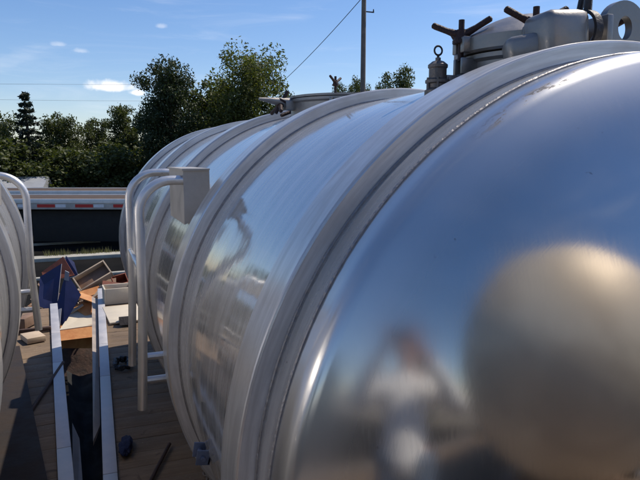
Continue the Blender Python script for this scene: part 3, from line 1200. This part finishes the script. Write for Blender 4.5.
quad_board('board', [(-.16, 9.34, Z(-1.86)), (-.10, 9.10, Z(-2.06)), (.34, 9.12, Z(-2.02)), (.36, 9.40, Z(-1.80))], .02, M['wood_in'],
           'dark brown board under the tipped pale drawer', 'board', M['wood_in'])
for k, (px_, py_, pz_, L_, w_, rx, ry, rz_, mm, lb) in enumerate((
        (-.30, 9.05, -2.20, .42, .07, 10, -28, 12, 'wood', 'narrow pale batten sloping in front of the blue panels'),
        (.02, 9.00, -2.02, .40, .10, 30, 22, -15, 'card', 'short orange board tilted below the pale drawer'),
        (-.02, 9.10, -1.93, .30, .12, 45, -12, 10, 'card', 'small orange board wedged under the pale drawer'),
        (.22, 9.30, -1.95, .34, .06, 20, -35, 30, 'wood', 'pale batten poking up left of the small red brown drawer'),
        (-.60, 9.45, -1.98, .40, .08, 20, 55, 10, 'wood_in', 'brown batten standing at the left end of the heap'),
        (.30, 9.15, -1.86, .30, .10, 60, 14, 8, 'redbrown', 'red brown board between pale drawer and small drawer'))):
    q = MB()
    q.box((0, 0, 0), (L_, w_, .014), bev=.001)
    o = q.build('board', M[mm], smooth=False)
    o.location = (px_, py_, Z(pz_))
    o.rotation_euler = (R(rx), R(ry), R(rz_))
    tag(o, lb, 'board')
# pale boards lying on the far end of the right deck
for k, (x0, x1, y0, y1, lb) in enumerate(((.14, .56, 6.55, 7.30, 'cream sheet lying on the sunlit far end of the right deck'),)):
    q = MB()
    q.box(((x0 + x1) / 2, (y0 + y1) / 2, DR + .012 + .004), (x1 - x0, y1 - y0, .018), rotm(0, 0, 4 - 9 * k), bev=.002)
    tag(q.build('sheet', M['cream']), lb, 'sheet')
q = MB()
q.prism([(6.40, DR + .024), (6.60, DR + .024), (6.58, DR + .07), (6.45, DR + .10)], 'x', .26, .42)
tag(q.build('wedge', M['dark_metal'], smooth=False), 'black wedge shaped chock on the right deck beside the cream sheet', 'chock')
q = MB()
q.box((-.52, 5.95, DL + .03), (.16, .22, .05), rotm(0, 0, 20), bev=.003)
tag(q.build('offcut', M['wood']), 'pale wooden offcut on the left deck under the bent handrail', 'offcut')
q = MB()
q.box((-.60, 6.5, DL + .06), (.10, .30, .10), rotm(0, 0, -25), bev=.003)
tag(q.build('offcut', M['wood_in']), 'brown wooden block on the left deck behind the pale offcut', 'offcut')
q = MB()
q.box((-.53, 6.22, DL + .025), (.30, .04, .04), rotm(0, 0, 4), bev=.003)
tag(q.build('batten', M['rod']), 'thin dark batten across the left deck boards', 'batten')

# ------------------------------------------------------------------ ground and yard
g = MB()
NG = 40
g.verts([(-900, -900, 0), (900, -900, 0), (900, 900, 0), (-900, 900, 0)], [(0, 1, 2, 3)])
tag(g.build('ground', M['ground']), kind='structure')


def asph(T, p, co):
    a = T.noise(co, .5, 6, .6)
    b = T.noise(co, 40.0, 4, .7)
    c = T.mix(T.map(a, .35, .7), (.004, .0036, .0033), (.012, .011, .010))  # near-black: shadow on the yard is put into this colour
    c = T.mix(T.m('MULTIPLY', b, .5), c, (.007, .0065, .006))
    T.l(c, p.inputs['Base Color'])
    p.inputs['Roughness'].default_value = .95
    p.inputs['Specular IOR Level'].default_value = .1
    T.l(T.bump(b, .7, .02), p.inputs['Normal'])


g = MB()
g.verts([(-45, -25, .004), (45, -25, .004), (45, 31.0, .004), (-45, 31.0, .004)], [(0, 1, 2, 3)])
tag(g.build('yard', mat('shade_dark_yard', asph)), kind='structure')
# pale kerbs with grass between the yard and the parked trailers
kr = MB()
slope = math.atan(.42)
kr.box((0, 19.45, .05), (44, .55, .12), rotm(0, 0, 1.5), bev=.01)
tag(kr.build('kerb', M['concrete']), kind='structure')
kr = MB()
kr.box((0, 16.4, .03), (40, .16, .07), rotm(0, 0, 4), bev=.01)
tag(kr.build('kerb', M['concrete']), kind='structure')
kr = MB()
kr.box((-1.2, 22.9, .04), (3.2, .12, .08), rotm(0, 0, 2), bev=.01)
tag(kr.build('kerb', M['concrete']), kind='structure')
gb = MB()
rnd = random.Random(11)
for i in range(5200):
    x = rnd.uniform(-9, 12)
    d = abs(rnd.gauss(0, .22))
    y = 19.45 + x * math.tan(R(1.5)) + .10 + d
    if mnoise.noise(Vector((x * .9, 0, 3))) < -.12 and x < .2:
        continue
    h = (.10 if d < .17 else .0) + rnd.uniform(.06, .24) * (1 if mnoise.noise(Vector((x * 1.7, 5, 3))) > -.1 else .45)
    a = rnd.uniform(0, PI)
    w = rnd.uniform(.008, .016)
    lx, ly_ = rnd.gauss(0, .05), rnd.gauss(0, .05)
    dx, dy = math.cos(a) * w, math.sin(a) * w
    gb.verts([(x - dx, y - dy, 0), (x + dx, y + dy, 0), (x + lx, y + ly_, h)], [(0, 1, 2)])
tag(gb.build('grass', M['grass'], smooth=False), 'dry grass tufts growing along the pale kerb', 'grass', kind='stuff')

# ------------------------------------------------------------------ trailers parked across the yard


def parked(label, c, rz, top, length, group, near=True):
    root = empty('parked_trailer', label, 'flatbed trailer', c, rz, group)
    L = length
    q = MB()
    q.box((0, 1.25, top - .045), (L - .02, 2.38, .05), bev=.004)
    q.build('deck', M['deck_dark'], root)
    for y in (.03, 2.47):
        q = MB()
        q.box((0, y, top - .075), (L, .06, .15), bev=.006)
        q.build('rub_rail', M['white_rail'], root)
        q = MB()
        q.box((0, y + (.02 if y < 1 else -.02), top - .252), (L, .05, .20), bev=.004)
        s_ = q.build('side_rail', M['pale_rail'], root)
        if y < 1:
            n_ = int(L / 1.28)
            for k in range(n_):
                x = -L / 2 + .35 + k * 1.28
                q = MB()
                q.box((x, y - .009 + .0, top - .235), (.60, .006, .105))
                q.build('red_tape', M['tape_red'], s_)
                q = MB()
                q.box((x + .49, y - .009, top - .235), (.34, .006, .105))
                q.build('white_tape', M['tape_white'], s_)
    q = MB()
    for y in (.8, 1.7):
        q.box((0, y, top - .33), (L - .5, .12, .44))
    for k in range(int(L / .8)):
        q.box((-L / 2 + .3 + k * .8, 1.25, top - .12), (.06, 2.3, .10))
    q.build('chassis', M['chassis'], root)
    for x0, x1 in ((-7.6, -4.3), (-4.2, -.9), (-.8, 2.4)):  # panels added so the space under the deck reads as black shade
        q = MB()
        q.box(((x0 + x1) / 2, .42, top * .5 - .12), (x1 - x0, .06, top - .62), bev=.01)
        q.build('shade_panel', M['chassis'], root)
    for wx in (L / 2 - 1.6, L / 2 - 2.9):
        for y in (.18, .50, 2.0, 2.32):
            t = MB()
            t.lathe([(.30, -.13), (.47, -.13), (.50, -.08), (.50, .08), (.47, .13), (.30, .13)], 'y', (wx, y, .50), 32, closed=True)
            w_ = t.build('wheel', M['rubber'], root)
            t = MB()
            t.lathe([(.30, -.11), (.27, -.06), (.12, -.04), (.10, -.10), (0, -.10)], 'y', (wx, y, .50), 24)
            t.build('rim', M['rim'], w_)
    for y in (.6, 1.9):
        t = MB()
        t.box((-L / 2 + 3.0, y, top * .5 - .05), (.12, .12, top - .4))
        t.box((-L / 2 + 3.0, y, .02), (.28, .28, .04))
        t.build('landing_leg', M['chassis'], root)
    return root


PT = 'flatbed trailers parked across the yard'
# a point on the near rail, direction turned 21 degrees
parked('nearer empty flatbed parked crosswise, white rub rail with red and white tape', (2.0, 19.9 + .75, 0), R(-22.0), H - 1.372, 18.0, PT)
parked('farther empty flatbed, its thin white rail showing just above the nearer one', (3.2, 23.5 + .9, 0), R(-22.0), H - 1.32, 17.0, PT)

# ------------------------------------------------------------------ shed
sh_ = empty('shed', 'small grey roofed shed at the left in front of the trees', 'shed', (-3.0, 36.0, 0), R(-8))
q = MB()
q.box((0, 0, .75), (1.9, 2.4, 1.5))
q.build('wall', M['wall'], sh_, smooth=False)
q = MB()
q.prism([(-1.45, 1.42), (1.45, 1.42), (1.45, 1.50), (0, 2.02), (-1.45, 1.50)], 'x', -1.15, 1.15)
q.build('roof', M['roof'], sh_, smooth=False)
q = MB()
q.box((.2, -1.22, .9), (.5, .03, .5))
q.build('window', M['glass'], sh_, smooth=False)

# ------------------------------------------------------------------ utility pole and wires
up = empty('utility_pole', 'tall wooden utility pole rising above the far end of the tanks', 'utility pole', (16.05, 34.0, 0), 0)
q = MB()
q.tube([(0, 0, 0), (0, 0, 5), (.02, 0, 14.6)], [.19, .165, .13], 16)
q.build('pole', M['pole'], up)
q = MB()
q.box((0, 0, 13.9), (2.3, .10, .12), bev=.01)
q.build('crossarm', M['pole'], up)
q = MB()
q.box((.38, 0, 11.72), (.60, .05, .07), bev=.01)
q.tube([(.66, 0, 11.70), (.66, 0, 11.90)], [.05, .03], 8)
q.build('bracket', M['dark_metal'], up)
for x in (-1.0, -.4, 1.0):
    q = MB()
    q.lathe([(0, 13.96), (.05, 13.96), (.07, 14.02), (.04, 14.08), (.06, 14.13), (0, 14.18)], 'z', (x, 0, 0), 12)
    q.build('insulator', M['glass'], up)


def wire(a, b, sag, r, label):
    q = MB()
    a, b = Vector(a), Vector(b)
    pts = []
    for i in range(33):
        t = i / 32
        p = a.lerp(b, t)
        p.z -= sag * 4 * t * (1 - t)
        pts.append(p)
    q.tube(pts, r, 5)
    tag(q.build('wire', M['wire']), label, 'wire')


def at(px, py, Y):
    f = 600.0
    pit, yaw = R(7.843), R(21.288)
    F = Vector((math.sin(yaw) * math.cos(pit), math.cos(yaw) * math.cos(pit), -math.sin(pit)))
    Rt = Vector((math.cos(yaw), -math.sin(yaw), 0))
    U = Rt.cross(F)
    d = F + Rt * ((px - 320) / f) - U * ((py - 240) / f)
    d = d / d.y * Y
    return (d.x, d.y, d.z + H)


wire((16.02, 33.86, 12.6), at(250, 108, 62), .5, .022, 'wire running down leftwards from the utility pole behind the trees')
wire(at(-160, 82, 58), at(250, 84, 70), .12, .010, 'upper of two faint wires above the left trees')
wire(at(-160, 97, 58), at(250, 101, 70), .12, .009, 'lower of two faint wires above the left trees')

# ------------------------------------------------------------------ trees


def tree_parts(seed, h, spread, base, style):
    """returns (trunk mesh builder, crown mesh builder)"""
    rnd = random.Random(seed)
    tk = MB()
    cr = MB()
    lean = Vector((rnd.uniform(-.03, .03), rnd.uniform(-.03, .03), 0))
    pts = [Vector((0, 0, 0))]
    nseg = 8
    for i in range(1, nseg + 1):
        t = i / nseg
        pts.append(Vector((lean.x * h * t + rnd.uniform(-.05, .05), lean.y * h * t + rnd.uniform(-.05, .05), h * .93 * t)))
    r0 = h * .022 + .04
    tk.tube(pts, [r0 * (1 - .93 * i / nseg) + .012 for i in range(nseg + 1)], 8)

    def trunk_at(z):
        t = max(0, min(.999, z / (h * .93))) * nseg
        i = int(t)
        return pts[i].lerp(pts[i + 1], t - i)

    def leaf(p, s, el=1.0, up=.3):
        n_ = Vector((rnd.gauss(0, 1), rnd.gauss(0, 1), rnd.gauss(0, 1) + up)).normalized()
        a = n_.orthogonal().normalized()
        a = Matrix.Rotation(rnd.uniform(0, 2 * PI), 3, n_) @ a
        b = n_.cross(a)
        a = a * s * el
        b = b * s * .62
        cr.verts([p - a, p - b * .9 + a * .1, p + a, p + b * .9 + a * .1], [(0, 1, 2, 3)])

    if style == 'pine':
        z = h * .10
        while z < h * .985:
            f = 1 - z / h
            L = spread * (f ** .8) * rnd.uniform(.75, 1.1) + .08
            nb = rnd.randint(5, 7)
            a0 = rnd.uniform(0, 6)
            for k in range(nb):
                a = a0 + k * 2 * PI / nb + rnd.uniform(-.3, .3)
                c = trunk_at(z)
                LL = L * rnd.uniform(.6, 1.1)
                tip = c + Vector((math.cos(a) * LL, math.sin(a) * LL, rnd.uniform(-.05, .22) * LL))
                tk.tube([c, tip], [.03 * f + .012, .008], 4)
                m_ = int(46 * LL) + 8
                for j in range(m_):
                    t = (j + .5) / m_
                    p = c.lerp(tip, t ** .8)
                    w = .22 * LL * (1 - t * .7) + .04
                    p = p + Vector((rnd.gauss(0, w * .5), rnd.gauss(0, w * .5), rnd.gauss(0, .06)))
                    leaf(p, rnd.uniform(.07, .14), 1.3, .5)
            z += h * .058 * rnd.uniform(.75, 1.25)
        return tk, cr
    # broadleaf: limbs carry clumps
    clumps = []
    nl = {'broad': 20, 'willow': 24, 'dense': 26, 'bush': 14}[style]
    for k in range(nl):
        t = (k + rnd.random()) / nl
        z = h * (base + (1 - base - .12) * t)
        # crown outline: widest at about 40 percent of the crown's height
        u = (z / h - base) / (1 - base)
        w = spread * .88 * math.sqrt(max(.05, 1 - ((u - .38) / .68) ** 2)) * rnd.uniform(.72, 1.12)
        a = k * 2.399 + rnd.uniform(-.4, .4)
        c = trunk_at(z * .8)
        tip = Vector((c.x + math.cos(a) * w * .80, c.y + math.sin(a) * w * .80, z + rnd.uniform(0, .08) * h))
        mid = c.lerp(tip, .5) + Vector((0, 0, -.03 * h))
        tk.tube([c, mid, tip], [.012 * h * (1 - t * .6) * .7 + .01, .03, .012], 5)
        for s_, q in ((tip, 1.0), (mid.lerp(tip, .45), .85), (c.lerp(mid, .8), .7)):
            clumps.append((s_, spread * rnd.uniform(.26, .42) * q))
            for e_ in range(2):
                off = Vector((rnd.gauss(0, 1), rnd.gauss(0, 1), rnd.gauss(0, .7))).normalized() * spread * rnd.uniform(.16, .30)
                clumps.append((s_ + off, spread * rnd.uniform(.14, .26) * q))
    top = trunk_at(h * .9)
    for k in range(6):
        clumps.append((top + Vector((rnd.gauss(0, .14) * spread, rnd.gauss(0, .14) * spread, rnd.uniform(-.10, .05) * h)), spread * rnd.uniform(.12, .22)))
    lf = {'broad': (.080, 1.0), 'willow': (.072, 1.4), 'dense': (.084, 1.0), 'bush': (.070, 1.0)}[style]
    tot = sum(r_ ** 2 for _, r_ in clumps)
    budget = {'broad': 22000, 'willow': 33000, 'dense': 38000, 'bush': 14000}[style]
    for c, r_ in clumps:
        m_ = int(budget * r_ ** 2 / tot)
        for j in range(m_):
            d = Vector((rnd.gauss(0, 1), rnd.gauss(0, 1), rnd.gauss(0, .8))).normalized()
            rr = r_ * (rnd.random() ** .45)
            if rnd.random() < .10:
                rr *= 1.15
            p = c + d * rr
            if style == 'willow':
                p.z -= rnd.random() ** 2 * .25 * r_
            leaf(p, rnd.uniform(.7, 1.35) * lf[0], lf[1])
    return tk, cr


protos = {}


def make_tree(kind, x, y, h, rz, label, mat_leaf, proto, group=None, sx=1.0):
    """proto = (seed, height, spread, base, style)"""
    name = {'pine': 'pine_tree', 'willow': 'willow_tree', 'bush': 'bush'}.get(proto[4], 'broadleaf_tree')
    root = empty(name, label, {'pine': 'pine tree', 'bush': 'bush'}.get(proto[4], 'tree'), (x, y, 0), rz, group)
    if proto not in protos:
        tk, cr = tree_parts(*proto)
        a = tk.build('trunk', M['bark'], root)
        b = cr.build('crown', M[mat_leaf], root, smooth=False)
        protos[proto] = (a.data, b.data)
    else:
        md = protos[proto]
        new_obj('trunk', md[0], None, root)
        b = new_obj('crown', md[1], None, root)
    s = h / proto[1]
    root.scale = (s * sx, s * sx, s)
    return root


TG = 'trees along the far edge of the yard'
P_BIG = (1, 9.6, 2.5, .04, 'dense')
P_BR = (2, 7.0, 2.1, .04, 'broad')
P_BR2 = (3, 7.0, 1.9, .03, 'broad')
P_WIL = (4, 9.4, 2.9, .05, 'willow')
P_PIN = (5, 7.2, 1.75, .1, 'pine')
P_BU = (6, 3.0, 1.6, .02, 'bush')
P_FAR = (7, 8.0, 2.0, .1, 'broad')


def tree_at(px, py_top, Y, proto, mt, label, w=1.0, rz=0.0):
    x, y, z = at(px, py_top, Y)
    return make_tree(None, x, y, z, rz, label, mt, proto, TG, w)


tree_at(24, 86, 38, P_PIN, 'needle', 'dark pointed pine standing above its neighbours at the far left', 1.0, .3)
tree_at(-8, 106, 39, P_BR, 'leaf_mid', 'dark broadleaf tree cut off by the left edge of the picture', 1.0, 1.0)
tree_at(61, 108, 41, P_BR, 'leaf_mid', 'rounded olive green tree just right of the pine', .85, 2.2)
tree_at(96, 117, 43, P_BR2, 'leaf_mid', 'lower round tree in the dip left of the cloud', .85, .8)
tree_at(124, 104, 41, P_BR2, 'leaf_mid', 'mid green tree touching the left side of the tallest dark one', .95, 3.0)
tree_at(171, 54, 36, P_BIG, 'leaf_dark', 'tallest dense dark green tree behind the far tank end', .93, .5)
tree_at(243, 44, 34, P_WIL, 'leaf_light', 'light yellowish green feathery tree left of the utility pole', 1.02, 1.3)
tree_at(209, 76, 38, P_BR, 'leaf_dark', 'dark tree filling the gap between the tallest and the feathery one', .95, 4.0)
tree_at(286, 92, 40, P_BR2, 'leaf_light', 'thin pale tree at the right foot of the feathery one', .55, 5.0)
tree_at(342, 81, 62, P_FAR, 'leaf_mid', 'small far tree top left of the utility pole, lower one', .62, .4)
tree_at(358, 77, 64, P_FAR, 'leaf_mid', 'small far tree top touching the utility pole on its left', .55, 2.4)
tree_at(384, 84, 62, P_FAR, 'leaf_dark', 'low far tree top just right of the utility pole', .55, 1.4)
tree_at(400, 66, 58, P_FAR, 'leaf_dark', 'dark round far tree top between utility pole and relief valve', .80, 3.4)
# second row and undergrowth
rnd = random.Random(77)
names = ['behind the shed', 'left of the rounded olive tree', 'under the rounded olive tree', 'between shed and dip', 'in the dip of the tree line', 'right of the dip',
         'left foot of the tallest tree', 'foot of the tallest tree', 'right foot of the tallest tree', 'below the feathery tree', 'right of the feathery tree']
for i, px in enumerate((-20, 8, 34, 58, 80, 100, 120, 145, 170, 215, 262)):
    x, y, z = at(px, 138 + (i * 37) % 22, 37 + (i * 13) % 5)
    make_tree(None, x, y, z, i * 1.1, 'dark bush ' + names[i], 'leaf_dark' if i % 3 else 'leaf_mid', P_BU, 'bushes under the tree line', 1.35)
# trees that only the polished heads and other viewpoints see
for i, (x, y, h) in enumerate(((-14, 40, 8), (-22, 36, 9), (-30, 30, 8.5), (-34, 18, 9), (-36, 4, 8), (-34, -12, 9), (-26, -24, 8.5), (-14, -30, 8), (-2, -33, 9), (10, -34, 8), (24, -30, 9), (34, -18, 8.5),
                               (34, 46, 8), (44, 40, 8.5))):
    make_tree(None, x, y, h, i * .9, 'broadleaf tree on the yard boundary away from the view', 'leaf_mid', (P_BR, P_BR2, P_FAR)[i % 3], 'boundary trees out of view', 1.2)

# ------------------------------------------------------------------ the photographer (seen mirrored in the near head)


def skin_mesh(chains, voxel, smooth=2):
    """chains: list of [(point, radius), ...]; fused into one continuous surface"""
    src = MB()
    for ch in chains:
        pts = []
        for i in range(len(ch) - 1):
            (a, ra), (b, rb) = ch[i], ch[i + 1]
            a, b = Vector(a), Vector(b)
            n_ = max(2, int((b - a).length / (min(ra, rb) * .55)))
            for k in range(n_ + (1 if i == len(ch) - 2 else 0)):
                t = k / n_
                pts.append((a.lerp(b, t), ra + (rb - ra) * t))
        src.tube([p for p, _ in pts], [r_ for _, r_ in pts], 14)
        for p, r_ in (pts[0], pts[-1]):
            t_ = bmesh.new()
            bmesh.ops.create_icosphere(t_, subdivisions=2, radius=r_)
            vs = [src.bm.verts.new(v.co + p) for v in t_.verts]
            t_.verts.index_update()
            for f in t_.faces:
                src.bm.faces.new([vs[v.index] for v in f.verts])
            t_.free()
    me = bpy.data.meshes.new('tmp')
    bmesh.ops.recalc_face_normals(src.bm, faces=src.bm.faces)
    src.bm.to_mesh(me)
    src.bm.free()
    o = bpy.data.objects.new('tmp', me)
    COL.objects.link(o)
    rm = o.modifiers.new('r', 'REMESH')
    rm.mode = 'VOXEL'
    rm.voxel_size = voxel
    sm = o.modifiers.new('s', 'SMOOTH')
    sm.factor = .5
    sm.iterations = smooth
    bpy.context.view_layer.update()
    dg = bpy.context.evaluated_depsgraph_get()
    res = bpy.data.meshes.new_from_object(o.evaluated_get(dg))
    bpy.data.objects.remove(o)
    res.polygons.foreach_set('use_smooth', [True] * len(res.polygons))
    return res


# person's own frame: +y is where they look, x to their right, z up from the deck; the phone is at eye height
EYE = 1.70
person = empty('person', 'person in white shirt holding up a phone, mirrored in the near tank head', 'person', (0.0, 0.0, DR + .0), R(-21.288))
PB = -.34                              # head centre behind the lens
HC = Vector((0, PB, EYE - .02))
body = [
    [((0, PB - .02, 1.02), .125), ((0, PB - .02, 1.15), .118), ((0, PB - .03, 1.30), .128), ((0, PB - .03, 1.42), .115), ((0, PB - .02, 1.50), .06), ((0, PB, 1.57), .055), ((0, PB, 1.62), .06)],
    [((-.08, PB - .02, 1.40), .10), ((.08, PB - .02, 1.40), .10)],
    [((-.09, PB - .02, 1.0), .10), ((.09, PB - .02, 1.0), .10)],
    [((0, PB, HC.z + .045), .092), ((0, PB - .015, HC.z + .03), .096), ((0, PB + .01, HC.z - .05), .068), ((0, PB + .03, HC.z - .095), .040)],
    [((0, PB + .085, HC.z + .01), .012), ((0, PB + .108, HC.z - .028), .015)],
]
for s in (-1, 1):
    body.append([((s * .088, PB, HC.z + .005), .018), ((s * .092, PB - .005, HC.z - .025), .014)])
    sh = (s * .185, PB - .03, 1.43)
    el = (s * .33, PB + .06, 1.30)
    wr = (s * .105, PB + .285, EYE - .075)
    body.append([(sh, .058), (el, .042), (wr, .027)])
    pm = (s * .088, PB + .318, EYE - .028)
    body.append([(wr, .026), ((s * .092, PB + .305, EYE - .04), .022), (pm, .020)])
    # fingers curl behind and over the long edges of the phone held crosswise
    for k in range(4):
        z = EYE + .036 - k * .019
        y0 = PB + .312
        L = (.040, .046, .043, .034)[k]
        body.append([((s * .086, y0, EYE + .012 - k * .012), .0095), ((s * .090, y0 + .020, z), .0085), ((s * .079, y0 + .020 + .012, z + .001), .0080), ((s * (.079 - L * .5), y0 + .0335, z + .001), .0072)])
    body.append([((s * .095, PB + .300, EYE - .045), .012), ((s * .078, PB + .290, EYE - .036), .0105), ((s * .052, PB + .296, EYE - .030), .0090)])
    # legs
    hip = (s * .095, PB - .02, .98)
    kn = (s * .12, PB + .0, .52)
    an = (s * .13, PB - .02, .10)
    body.append([(hip, .092), (kn, .060), (an, .042)])
bo = new_obj('body', skin_mesh(body, .0075, 2), M['skin'], person)
shirt = [[((0, PB - .02, .96), .150), ((0, PB - .02, 1.15), .140), ((0, PB - .03, 1.30), .148), ((0, PB - .03, 1.42), .125), ((0, PB - .02, 1.475), .075)],
         [((-.10, PB - .02, 1.38), .115), ((.10, PB - .02, 1.38), .115)], [((-.07, PB - .02, .97), .125), ((.07, PB - .02, .97), .125)]]
for s in (-1, 1):
    shirt.append([((s * .175, PB - .03, 1.425), .078), ((s * .33, PB + .06, 1.30), .062), ((s * .16, PB + .22, 1.54), .046)])
new_obj('shirt', skin_mesh(shirt, .010, 3), M['shirt'], bo)
jn = [[((-.08, PB - .02, .96), .128), ((.08, PB - .02, .96), .128)]]
for s in (-1, 1):
    jn.append([((s * .092, PB - .02, .93), .112), ((s * .12, PB, .52), .082), ((s * .13, PB - .02, .10), .068)])
new_obj('jeans', skin_mesh(jn, .012, 3), M['jeans'], bo)
for s in (-1, 1):
    new_obj('boot', skin_mesh([[((s * .13, PB - .03, .10), .055), ((s * .13, PB - .02, .055), .052), ((s * .135, PB + .10, .046), .044), ((s * .138, PB + .17, .040), .036)]], .008, 2), M['shoe'], bo)
new_obj('hair', skin_mesh([[((0, PB - .01, HC.z + .075), .085), ((0, PB - .045, HC.z + .04), .088), ((0, PB - .055, HC.z - .02), .072)],
                           [((-.05, PB + .02, HC.z + .10), .042), ((.05, PB + .02, HC.z + .10), .042)]], .008, 2), M['hair'], bo)
for s in (-1, 1):
    e = MB()
    bmesh.ops.create_uvsphere(e.bm, u_segments=12, v_segments=8, radius=.011)
    for v in e.bm.verts:
        v.co += Vector((s * .032, PB + .083, HC.z + .012))
    e.build('eye', M['glass'], bo)
e = MB()
e.box((0, PB + .087, HC.z - .062), (.045, .012, .009), bev=.003)
e.build('mouth', simple('lip', (.38, .14, .12), .5, 0, .1, 10, 0), bo)
ph = MB()
ph.box((0, -.014, EYE + .055 - .055), (.145, .010, .072), bev=.003)
pho = ph.build('phone', M['phone'], None)
pho.location = (0, 0, DR)
pho.rotation_euler = (0, 0, R(-21.288))
tag(pho, 'black phone held crosswise in front of the mirrored face', 'phone')
